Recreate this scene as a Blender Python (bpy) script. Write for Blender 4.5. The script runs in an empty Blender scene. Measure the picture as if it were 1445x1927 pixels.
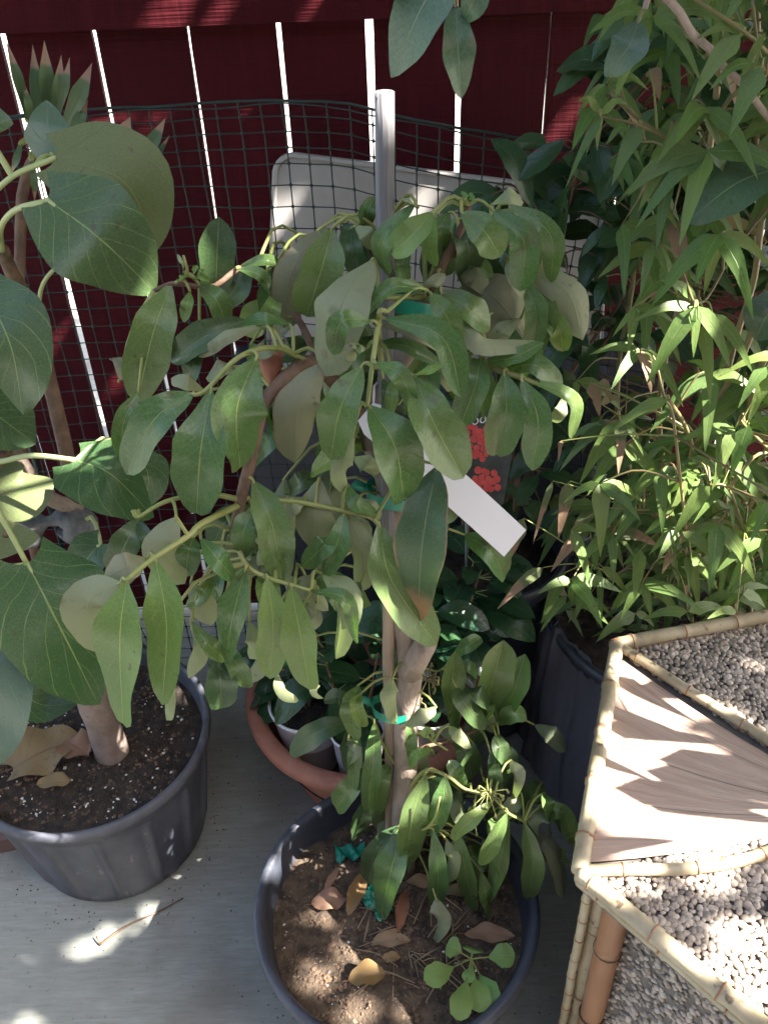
import bpy, math, random
from mathutils import Vector, Matrix, noise
R = math.radians
SC = bpy.context.scene
COL = SC.collection
random.seed(7)

# ------------------------------------------------------------------ camera
CAM_H = 1.6
FPX, CX, CY = 1700.0, 722.5, 963.5
PITCH, ROLL = R(37.6), R(2.28)
_F = Vector((0, math.cos(PITCH), -math.sin(PITCH)))
_U0 = Vector((0, math.sin(PITCH), math.cos(PITCH)))
_R0 = Vector((1, 0, 0))
_R = _R0 * math.cos(ROLL) - _U0 * math.sin(ROLL)
_U = _R0 * math.sin(ROLL) + _U0 * math.cos(ROLL)
EYE = Vector((0, 0, CAM_H))
cd = bpy.data.cameras.new('camera')
cam = bpy.data.objects.new('camera', cd)
COL.objects.link(cam)
cam.matrix_world = Matrix(((_R.x, _U.x, -_F.x, EYE.x), (_R.y, _U.y, -_F.y, EYE.y), (_R.z, _U.z, -_F.z, EYE.z), (0, 0, 0, 1)))
cd.sensor_fit = 'VERTICAL'
cd.sensor_height = 24
cd.lens = FPX / 1927 * 24
cd.clip_start = 0.02
cd.clip_end = 500
SC.camera = cam

def ray(px, py):
    return _F * FPX + _R * (px - CX) + _U * (CY - py)
def P(px, py, hd):                      # point seen at a pixel, at distance hd out from the camera
    d = ray(px, py); return EYE + d * (hd / d.y)
def PZ(px, py, z):                      # point seen at a pixel, at height z
    d = ray(px, py); return EYE + d * ((z - CAM_H) / d.z)
def proj(p):
    v = p - EYE; k = v.dot(_F)
    return (CX + FPX * v.dot(_R) / k, CY - FPX * v.dot(_U) / k, k)

# ------------------------------------------------------------------ light
SUN_TO = Vector((0.62, -0.24, 0.75)).normalized()
w = bpy.data.worlds.new('World'); SC.world = w; w.use_nodes = True
nt = w.node_tree
bg = nt.nodes['Background']
sky = nt.nodes.new('ShaderNodeTexSky'); sky.sky_type = 'NISHITA'; sky.sun_disc = False; sky.dust_density = 4.0; sky.ozone_density = 0.4
sky.sun_elevation = math.asin(SUN_TO.z)
sky.sun_rotation = math.atan2(SUN_TO.x, SUN_TO.y)
nt.links.new(sky.outputs[0], bg.inputs[0]); bg.inputs[1].default_value = 0.09
sd = bpy.data.lights.new('sun', 'SUN'); sd.energy = 4.5; sd.angle = R(0.55); sd.color = (1, 0.94, 0.86)
sun = bpy.data.objects.new('sun', sd); COL.objects.link(sun)
sun.rotation_euler = (-SUN_TO).to_track_quat('-Z', 'Y').to_euler(); sun.location = (3, -2, 6)
vs = SC.view_settings
vs.view_transform = 'Standard'; vs.look = 'None'; vs.gamma = 1; vs.exposure = 3.05; vs.use_curve_mapping = False
SC.cycles.use_denoising = True
SC.cycles.max_bounces = 6

# ------------------------------------------------------------------ material helpers
def newmat(name):
    m = bpy.data.materials.new(name); m.use_nodes = True
    t = m.node_tree
    return m, t, t.nodes, t.links, t.nodes['Principled BSDF']
def N(t, kind, **kw):
    n = t.nodes.new(kind)
    for k, v in kw.items():
        if k.startswith('i_'):
            n.inputs[k[2:].replace('_', ' ')].default_value = v
        else:
            setattr(n, k, v)
    return n
def math_node(t, op, a, b=None, c=None):
    n = t.nodes.new('ShaderNodeMath'); n.operation = op
    for i, x in enumerate((a, b, c)):
        if x is None: continue
        if isinstance(x, (int, float)): n.inputs[i].default_value = x
        else: t.links.new(x, n.inputs[i])
    return n.outputs[0]
def mixc(t, fac, a, b, blend='MIX'):
    n = t.nodes.new('ShaderNodeMix'); n.data_type = 'RGBA'; n.blend_type = blend
    if isinstance(fac, (int, float)): n.inputs[0].default_value = fac
    else: t.links.new(fac, n.inputs[0])
    for i, x in ((6, a), (7, b)):
        if isinstance(x, tuple): n.inputs[i].default_value = (*x, 1)
        else: t.links.new(x, n.inputs[i])
    return n.outputs[2]
def ramp(t, fac, lo, hi):
    n = t.nodes.new('ShaderNodeMapRange'); n.inputs[1].default_value = lo; n.inputs[2].default_value = hi
    t.links.new(fac, n.inputs[0]); return n.outputs[0]

def mat_plain(name, a, b, scale=8, rough=0.6, bump=0.2, bscale=60, stretch=(1, 1, 1), detail=6, spec=0.5, lo=0.35, hi=0.65, speck=None):
    """two-tone noise material with fine relief"""
    m, t, ns, ln, bs = newmat(name)
    tc = N(t, 'ShaderNodeTexCoord'); mp = N(t, 'ShaderNodeMapping'); mp.inputs['Scale'].default_value = stretch
    ln.new(tc.outputs['Object'], mp.inputs[0])
    n1 = N(t, 'ShaderNodeTexNoise', i_Scale=scale, i_Detail=detail, i_Roughness=0.62); ln.new(mp.outputs[0], n1.inputs[0])
    c = mixc(t, ramp(t, n1.outputs[0], lo, hi), a, b)
    n2 = N(t, 'ShaderNodeTexNoise', i_Scale=bscale, i_Detail=5.0); ln.new(mp.outputs[0], n2.inputs[0])
    if speck:
        c = mixc(t, ramp(t, n2.outputs[0], speck[1], speck[1] + 0.06), c, speck[0])
    ln.new(c, bs.inputs['Base Color'])
    bs.inputs['Roughness'].default_value = rough
    bs.inputs['Specular IOR Level'].default_value = spec
    bp = N(t, 'ShaderNodeBump', i_Strength=bump, i_Distance=0.004); ln.new(n2.outputs[0], bp.inputs['Height'])
    ln.new(bp.outputs[0], bs.inputs['Normal'])
    return m

def mat_leaf(name, top, under, vein, nveins=9, rough=0.38, trans=0.22, slant=0.5, veinw=0.018, side=0.35, tipcol=None, var=0.3, edge=None, spec=0.4, blotch=None):
    """two-sided leaf: UV.x runs across the blade (0.5 = midrib), UV.y from stalk to tip"""
    m, t, ns, ln, bs = newmat(name)
    uv = N(t, 'ShaderNodeUVMap'); sx = N(t, 'ShaderNodeSeparateXYZ'); ln.new(uv.outputs[0], sx.inputs[0])
    u, v = sx.outputs[0], sx.outputs[1]
    du = math_node(t, 'ABSOLUTE', math_node(t, 'SUBTRACT', u, 0.5))
    mid = ramp(t, du, veinw, veinw * 0.35)
    oi = N(t, 'ShaderNodeObjectInfo')
    tc = N(t, 'ShaderNodeTexCoord')
    nw = N(t, 'ShaderNodeTexNoise', i_Scale=14.0, i_Detail=2.0); ln.new(tc.outputs['Object'], nw.inputs[0])
    vv = math_node(t, 'ADD', math_node(t, 'ADD', v, math_node(t, 'MULTIPLY', math_node(t, 'SUBTRACT', nw.outputs[0], 0.5), 0.16)), math_node(t, 'MULTIPLY', oi.outputs['Random'], 0.3))
    s = math_node(t, 'MULTIPLY', math_node(t, 'SUBTRACT', vv, math_node(t, 'MULTIPLY', math_node(t, 'POWER', du, 0.8), slant)), float(nveins))
    fr = math_node(t, 'ABSOLUTE', math_node(t, 'SUBTRACT', math_node(t, 'FRACT', s), 0.5))
    sv = math_node(t, 'MULTIPLY', ramp(t, fr, 0.035, 0.008), side)
    vf = math_node(t, 'MAXIMUM', mid, sv)
    nz = N(t, 'ShaderNodeTexNoise', i_Scale=22.0, i_Detail=4.0); ln.new(tc.outputs['Object'], nz.inputs[0])
    geo = N(t, 'ShaderNodeNewGeometry')
    hs = N(t, 'ShaderNodeHueSaturation')
    hs.inputs['Color'].default_value = (*top, 1)
    ln.new(math_node(t, 'ADD', 0.5, math_node(t, 'MULTIPLY', math_node(t, 'SUBTRACT', oi.outputs['Random'], 0.5), -0.05)), hs.inputs['Hue'])
    ln.new(math_node(t, 'ADD', 1 - var / 2, math_node(t, 'MULTIPLY', math_node(t, 'ADD', math_node(t, 'MULTIPLY', oi.outputs['Random'], 0.6), math_node(t, 'MULTIPLY', nz.outputs[0], 0.6)), var)), hs.inputs['Value'])
    ctop = mixc(t, vf, hs.outputs[0], vein)
    cund = mixc(t, math_node(t, 'MULTIPLY', vf, 0.45), mixc(t, nz.outputs[0], under, tuple(x * 0.82 for x in under)), vein)
    c = mixc(t, geo.outputs['Backfacing'], ctop, cund)
    vo = N(t, 'ShaderNodeTexVoronoi', i_Scale=230.0); vo.feature = 'DISTANCE_TO_EDGE'; ln.new(tc.outputs['Object'], vo.inputs[0])
    c = mixc(t, math_node(t, 'MULTIPLY', ramp(t, vo.outputs[0], 0.10, 0.0), 0.22), c, vein)
    ns_k = N(t, 'ShaderNodeTexNoise', i_Scale=75.0, i_Detail=2.0); ln.new(tc.outputs['Object'], ns_k.inputs[0])
    c = mixc(t, math_node(t, 'MULTIPLY', ramp(t, ns_k.outputs[0], 0.69, 0.74), 0.6), c, (0.07, 0.05, 0.025))
    nd = N(t, 'ShaderNodeTexNoise', i_Scale=9.0, i_Detail=6.0, i_Roughness=0.7); ln.new(tc.outputs['Object'], nd.inputs[0])
    c = mixc(t, math_node(t, 'MULTIPLY', ramp(t, nd.outputs[0], 0.48, 0.75), 0.17), c, (0.19, 0.2, 0.12))
    if blotch:
        nb = N(t, 'ShaderNodeTexNoise', i_Scale=30.0, i_Detail=5.0); ln.new(tc.outputs['Object'], nb.inputs[0])
        c = mixc(t, math_node(t, 'MULTIPLY', ramp(t, nb.outputs[0], 0.60, 0.68), 0.5), c, blotch)
    if edge:
        ne = N(t, 'ShaderNodeTexNoise', i_Scale=45.0, i_Detail=3.0); ln.new(tc.outputs['Object'], ne.inputs[0])
        e = ramp(t, math_node(t, 'ADD', du, math_node(t, 'MULTIPLY', ne.outputs[0], 0.12)), 0.52, 0.57)
        c = mixc(t, e, c, edge)
    if tipcol:
        tf = ramp(t, math_node(t, 'ADD', v, math_node(t, 'MULTIPLY', nz.outputs[0], 0.22)), tipcol[1], tipcol[1] + 0.06)
        c = mixc(t, tf, c, tipcol[0])
    ln.new(c, bs.inputs['Base Color'])
    bs.inputs['Roughness'].default_value = rough
    rr = mixc(t, geo.outputs['Backfacing'], (rough,) * 3, (0.62,) * 3)
    ln.new(math_node(t, 'ADD', rr, math_node(t, 'MULTIPLY', math_node(t, 'SUBTRACT', nz.outputs[0], 0.5), 0.25)), bs.inputs['Roughness'])
    bs.inputs['Specular IOR Level'].default_value = spec
    nf = N(t, 'ShaderNodeTexNoise', i_Scale=160.0, i_Detail=3.0); ln.new(tc.outputs['Object'], nf.inputs[0])
    bp = N(t, 'ShaderNodeBump', i_Strength=0.55, i_Distance=0.0018)
    ln.new(math_node(t, 'ADD', math_node(t, 'MULTIPLY', vf, -0.6), math_node(t, 'MULTIPLY', nf.outputs[0], 0.5)), bp.inputs['Height'])
    ln.new(bp.outputs[0], bs.inputs['Normal'])
    tr = N(t, 'ShaderNodeBsdfTranslucent')
    ln.new(mixc(t, 1.0, c, (1.0, 1.25, 0.55), 'MULTIPLY'), tr.inputs[0])
    mx = N(t, 'ShaderNodeMixShader'); mx.inputs[0].default_value = trans
    ln.new(bs.outputs[0], mx.inputs[1]); ln.new(tr.outputs[0], mx.inputs[2])
    ln.new(mx.outputs[0], ns['Material Output'].inputs[0])
    return m

M = {}
M['tree_leaf'] = mat_leaf('tree_leaf', (0.076, 0.142, 0.044), (0.25, 0.27, 0.165), (0.27, 0.33, 0.11), 8, 0.3, 0.22, side=0.26, blotch=(0.10, 0.09, 0.045))
M['tree_leaf_fresh'] = mat_leaf('tree_leaf_fresh', (0.13, 0.21, 0.058), (0.29, 0.33, 0.19), (0.36, 0.42, 0.13), 8, 0.4, 0.28, side=0.2)
M['tree_leaf_dark'] = mat_leaf('tree_leaf_dark', (0.038, 0.075, 0.028), (0.16, 0.19, 0.11), (0.15, 0.2, 0.08), 8, 0.34, 0.15, side=0.15)
M['tree_leaf_burnt'] = mat_leaf('tree_leaf_burnt', (0.04, 0.085, 0.037), (0.2, 0.22, 0.14), (0.17, 0.22, 0.11), 8, 0.42, 0.12, side=0.12, tipcol=((0.42, 0.22, 0.13), 0.90), edge=(0.3, 0.17, 0.1))
M['tree_leaf_brownedge'] = mat_leaf('tree_leaf_brownedge', (0.06, 0.1, 0.045), (0.20, 0.205, 0.125), (0.25, 0.27, 0.14), 8, 0.5, 0.15, side=0.15, edge=(0.14, 0.06, 0.03))
M['fig_leaf'] = mat_leaf('fig_leaf', (0.05, 0.098, 0.04), (0.135, 0.165, 0.066), (0.22, 0.29, 0.1), 6, 0.34, 0.16, slant=0.7, veinw=0.011, side=0.55, var=0.25)
M['fig_leaf_blue'] = mat_leaf('fig_leaf_blue', (0.085, 0.145, 0.105), (0.14, 0.17, 0.1), (0.16, 0.23, 0.13), 6, 0.33, 0.14, slant=0.85, veinw=0.011, side=0.5)
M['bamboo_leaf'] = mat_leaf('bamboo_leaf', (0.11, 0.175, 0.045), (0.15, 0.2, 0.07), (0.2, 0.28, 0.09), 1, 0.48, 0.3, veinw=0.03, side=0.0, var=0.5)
M['bamboo_leaf_shade'] = mat_leaf('bamboo_leaf_shade', (0.062, 0.118, 0.034), (0.1, 0.14, 0.055), (0.12, 0.17, 0.06), 1, 0.5, 0.25, veinw=0.03, side=0.0, var=0.6)  # darker copy of bamboo_leaf, shade deep in the clump put into its colour
M['bamboo_leaf_dry'] = mat_leaf('bamboo_leaf_dry', (0.12, 0.15, 0.06), (0.14, 0.15, 0.07), (0.2, 0.18, 0.1), 1, 0.6, 0.2, veinw=0.03, side=0.0, tipcol=((0.30, 0.19, 0.12), 0.55))
M['straw_leaf'] = mat_leaf('straw_leaf', (0.26, 0.17, 0.1), (0.28, 0.2, 0.13), (0.3, 0.22, 0.14), 1, 0.7, 0.2, veinw=0.02, side=0.0)
M['shrub_leaf'] = mat_leaf('shrub_leaf', (0.028, 0.072, 0.028), (0.08, 0.12, 0.05), (0.09, 0.15, 0.05), 7, 0.3, 0.15, side=0.3, var=0.5)
M['pot_leaf'] = mat_leaf('pot_leaf', (0.017, 0.055, 0.022), (0.06, 0.1, 0.045), (0.05, 0.11, 0.04), 7, 0.25, 0.1, side=0.45, var=0.4)
M['blade'] = mat_leaf('blade', (0.06, 0.105, 0.045), (0.07, 0.11, 0.05), (0.07, 0.12, 0.05), 1, 0.5, 0.08, side=0.0, tipcol=((0.27, 0.17, 0.11), 0.80), var=0.4)
M['big_shade_leaf'] = mat_leaf('big_shade_leaf', (0.06, 0.105, 0.07), (0.17, 0.2, 0.13), (0.17, 0.24, 0.15), 10, 0.33, 0.2, side=0.25, blotch=(0.2, 0.16, 0.12))
M['seedling_leaf'] = mat_leaf('seedling_leaf', (0.14, 0.24, 0.06), (0.2, 0.28, 0.1), (0.22, 0.32, 0.1), 5, 0.5, 0.25, side=0.2)
M['dry_leaf'] = mat_leaf('dry_leaf', (0.25, 0.165, 0.09), (0.33, 0.23, 0.14), (0.16, 0.1, 0.06), 7, 0.7, 0.15, side=0.5, blotch=(0.09, 0.05, 0.03))
M['orange_leaf'] = mat_leaf('orange_leaf', (0.27, 0.15, 0.075), (0.34, 0.2, 0.11), (0.3, 0.15, 0.06), 6, 0.55, 0.25, side=0.2)
M['green_stem'] = mat_plain('green_stem', (0.19, 0.23, 0.06), (0.27, 0.27, 0.09), 20, 0.5, 0.1)
M['pale_stem'] = mat_plain('pale_stem', (0.3, 0.36, 0.13), (0.4, 0.44, 0.2), 20, 0.45, 0.1)
M['brown_stem'] = mat_plain('brown_stem', (0.09, 0.052, 0.032), (0.18, 0.11, 0.07), 40, 0.75, 0.6, 120)
M['bark'] = mat_plain('bark', (0.19, 0.145, 0.115), (0.34, 0.27, 0.22), 28, 0.8, 0.7, 130, (1, 1, 0.45))
M['fig_bark'] = mat_plain('fig_bark', (0.2, 0.15, 0.12), (0.3, 0.235, 0.2), 30, 0.8, 0.5, 160, speck=((0.12, 0.08, 0.06), 0.66))
M['stake'] = mat_plain('stake', (0.23, 0.17, 0.12), (0.40, 0.31, 0.23), 30, 0.7, 0.6, 90, (1, 1, 0.06))
M['stake_grey'] = mat_plain('stake_grey', (0.075, 0.072, 0.075), (0.2, 0.195, 0.2), 60, 0.9, 1.0, 120, (1, 1, 0.04))
M['tape'] = mat_plain('tape', (0.0, 0.16, 0.10), (0.01, 0.23, 0.15), 20, 0.35, 0.3, 60)
M['black_plastic'] = mat_plain('black_plastic', (0.030, 0.034, 0.046), (0.062, 0.068, 0.088), 9, 0.45, 0.25, 140, lo=0.3, hi=0.7)
M['dull_plastic'] = mat_plain('dull_plastic', (0.04, 0.044, 0.06), (0.135, 0.14, 0.16), 11, 0.55, 0.3, 60, (1, 1, 0.45), lo=0.3, hi=0.72, speck=((0.2, 0.19, 0.18), 0.66))
M['terracotta'] = mat_plain('terracotta', (0.36, 0.14, 0.085), (0.44, 0.2, 0.135), 14, 0.75, 0.3, 120)
M['white_plastic'] = mat_plain('white_plastic', (0.76, 0.75, 0.74), (0.82, 0.81, 0.8), 10, 0.35, 0.05)
M['old_white'] = mat_plain('old_white', (0.28, 0.265, 0.25), (0.40, 0.385, 0.37), 5, 0.3, 0.1, 60, speck=((0.3, 0.22, 0.16), 0.72))
M['paper_white'] = mat_plain('paper_white', (0.62, 0.61, 0.61), (0.66, 0.65, 0.65), 10, 0.5, 0.03, speck=((0.55, 0.5, 0.48), 0.74))
M['net'] = mat_plain('net', (0.006, 0.02, 0.018), (0.011, 0.034, 0.03), 20, 0.45, 0.1)
M['soil'] = mat_plain('soil', (0.012, 0.009, 0.008), (0.05, 0.035, 0.025), 60, 0.95, 1.0, 180, speck=((0.12, 0.09, 0.065), 0.66))
M['brown_soil'] = mat_plain('brown_soil', (0.028, 0.02, 0.014), (0.115, 0.08, 0.052), 45, 0.95, 1.0, 190, speck=((0.22, 0.17, 0.12), 0.64))
M['chip'] = mat_plain('chip', (0.05, 0.03, 0.02), (0.17, 0.11, 0.07), 25, 0.9, 0.4)
M['perlite'] = mat_plain('perlite', (0.55, 0.55, 0.53), (0.7, 0.7, 0.68), 25, 0.9, 0.4)
M['bamboo_cane'] = mat_plain('bamboo_cane', (0.29, 0.235, 0.14), (0.44, 0.37, 0.25), 16, 0.5, 0.3, 55, (1, 1, 0.6), speck=((0.12, 0.085, 0.05), 0.62))
M['bamboo_brown'] = mat_plain('bamboo_brown', (0.25, 0.11, 0.05), (0.36, 0.19, 0.1), 12, 0.5, 0.3, 60, (1, 1, 0.2))
M['live_cane'] = mat_plain('live_cane', (0.13, 0.125, 0.045), (0.24, 0.18, 0.08), 12, 0.5, 0.2, 60, (1, 1, 0.3))
M['veneer'] = mat_plain('veneer', (0.22, 0.14, 0.09), (0.46, 0.34, 0.24), 6, 0.55, 0.5, 30, (1, 1, 1))
M['pebble_a'] = mat_plain('pebble_a', (0.30, 0.235, 0.19), (0.5, 0.43, 0.36), 60, 0.5, 0.2)
M['pebble_b'] = mat_plain('pebble_b', (0.13, 0.115, 0.1), (0.34, 0.28, 0.22), 140, 0.5, 0.2)
M['grout'] = mat_plain('grout', (0.10, 0.085, 0.075), (0.17, 0.15, 0.13), 40, 0.9, 0.4)
M['red_print'] = mat_plain('red_print', (0.5, 0.045, 0.04), (0.62, 0.09, 0.07), 60, 0.35, 0.0)
M['card'] = mat_plain('card', (0.025, 0.03, 0.025), (0.07, 0.075, 0.06), 30, 0.3, 0.0)
M['print_white'] = mat_plain('print_white', (0.7, 0.68, 0.62), (0.75, 0.73, 0.68), 30, 0.4, 0.0)
M['print_grey'] = mat_plain('print_grey', (0.12, 0.16, 0.14), (0.17, 0.21, 0.19), 30, 0.4, 0.0)
M['film'] = mat_plain('film', (0.06, 0.058, 0.072), (0.15, 0.14, 0.165), 7, 0.32, 0.6, 40, (1, 1, 0.1))
M['rock'] = mat_plain('rock', (0.07, 0.075, 0.08), (0.2, 0.2, 0.2), 30, 0.9, 0.8, 90)
M['wood_block'] = mat_plain('wood_block', (0.12, 0.075, 0.06), (0.22, 0.14, 0.11), 12, 0.85, 0.5, 60, (0.2, 1, 1))
M['stucco'] = mat_plain('stucco', (0.74, 0.74, 0.76), (0.8, 0.8, 0.82), 3, 0.9, 0.3, 60)

def mat_floor():
    m, t, ns, ln, bs = newmat('painted_floor')
    tc = N(t, 'ShaderNodeTexCoord'); mp = N(t, 'ShaderNodeMapping'); mp.inputs['Scale'].default_value = (5, 42, 1)
    mp.inputs['Rotation'].default_value = (0, 0, R(2))
    ln.new(tc.outputs['Object'], mp.inputs[0])
    n1 = N(t, 'ShaderNodeTexNoise', i_Scale=3.2, i_Detail=8.0, i_Roughness=0.68); ln.new(mp.outputs[0], n1.inputs[0])
    n2 = N(t, 'ShaderNodeTexNoise', i_Scale=5.0, i_Detail=6.0); ln.new(tc.outputs['Object'], n2.inputs[0])
    n3 = N(t, 'ShaderNodeTexNoise', i_Scale=90.0, i_Detail=3.0); ln.new(tc.outputs['Object'], n3.inputs[0])
    c = mixc(t, ramp(t, n1.outputs[0], 0.3, 0.7), (0.2, 0.21, 0.185), (0.295, 0.305, 0.275))
    c = mixc(t, math_node(t, 'MULTIPLY', ramp(t, n2.outputs[0], 0.46, 0.68), 0.75), c, (0.15, 0.135, 0.11))
    c = mixc(t, math_node(t, 'MULTIPLY', ramp(t, n3.outputs[0], 0.64, 0.72), 0.5), c, (0.09, 0.085, 0.075))
    ln.new(c, bs.inputs['Base Color']); bs.inputs['Roughness'].default_value = 0.62
    bp = N(t, 'ShaderNodeBump', i_Strength=0.45, i_Distance=0.003); ln.new(n1.outputs[0], bp.inputs['Height']); ln.new(bp.outputs[0], bs.inputs['Normal'])
    return m
M['floor'] = mat_floor()
def mat_fence():
    m, t, ns, ln, bs = newmat('red_wood')
    tc = N(t, 'ShaderNodeTexCoord'); oi = N(t, 'ShaderNodeObjectInfo')
    mp = N(t, 'ShaderNodeMapping'); mp.inputs['Scale'].default_value = (30, 30, 2)
    ln.new(tc.outputs['Object'], mp.inputs[0])
    n1 = N(t, 'ShaderNodeTexNoise', i_Scale=2.0, i_Detail=7.0, i_Roughness=0.65); ln.new(mp.outputs[0], n1.inputs[0])
    mp2 = N(t, 'ShaderNodeMapping'); mp2.inputs['Scale'].default_value = (3, 3, 180)
    ln.new(tc.outputs['Object'], mp2.inputs[0])
    n2 = N(t, 'ShaderNodeTexNoise', i_Scale=1.3, i_Detail=3.0); ln.new(mp2.outputs[0], n2.inputs[0])
    c = mixc(t, ramp(t, n1.outputs[0], 0.3, 0.7), (0.042, 0.0036, 0.0065), (0.07, 0.0065, 0.0105))
    c = mixc(t, math_node(t, 'MULTIPLY', oi.outputs['Random'], 0.5), c, (0.04, 0.004, 0.0065))
    ln.new(c, bs.inputs['Base Color']); bs.inputs['Roughness'].default_value = 0.75; bs.inputs['Specular IOR Level'].default_value = 0.12
    bp = N(t, 'ShaderNodeBump', i_Strength=0.8, i_Distance=0.004)
    ln.new(math_node(t, 'ADD', n1.outputs[0], n2.outputs[0]), bp.inputs['Height']); ln.new(bp.outputs[0], bs.inputs['Normal'])
    return m
M['fence'] = mat_fence()

# ------------------------------------------------------------------ object helpers
def mk(name, V, F, mats, parent=None, uv=None, mi=None, smooth=True, kind=None):
    me = bpy.data.meshes.new(name)
    me.from_pydata([tuple(v) for v in V], [], F)
    if isinstance(mats, str): mats = [mats]
    for k in mats: me.materials.append(M[k])
    if smooth: me.polygons.foreach_set('use_smooth', [True] * len(F))
    if mi: me.polygons.foreach_set('material_index', mi)
    if uv:
        lay = me.uv_layers.new(name='UVMap')
        lv = [0] * len(me.loops); me.loops.foreach_get('vertex_index', lv)
        flat = []
        for i in lv: flat += uv[i]
        lay.data.foreach_set('uv', flat)
    me.update()
    o = bpy.data.objects.new(name, me); COL.objects.link(o)
    if parent is not None: put(o, parent)
    if kind: o['kind'] = kind
    return o
def put(o, parent):
    o.parent = parent
    root = parent
    loc = Vector(parent.location)
    while root.parent: root = root.parent; loc = loc + Vector(root.location)
    o.matrix_parent_inverse = Matrix.Translation(-loc)
def thing(name, loc, label, cat, group=None):
    o = bpy.data.objects.new(name, None); COL.objects.link(o); o.location = loc; o.empty_display_size = 0.05
    return tag(o, label, cat, group)
def tag(o, label, cat, group=None):
    o['label'] = label; o['category'] = cat
    if group: o['group'] = group
    return o

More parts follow.
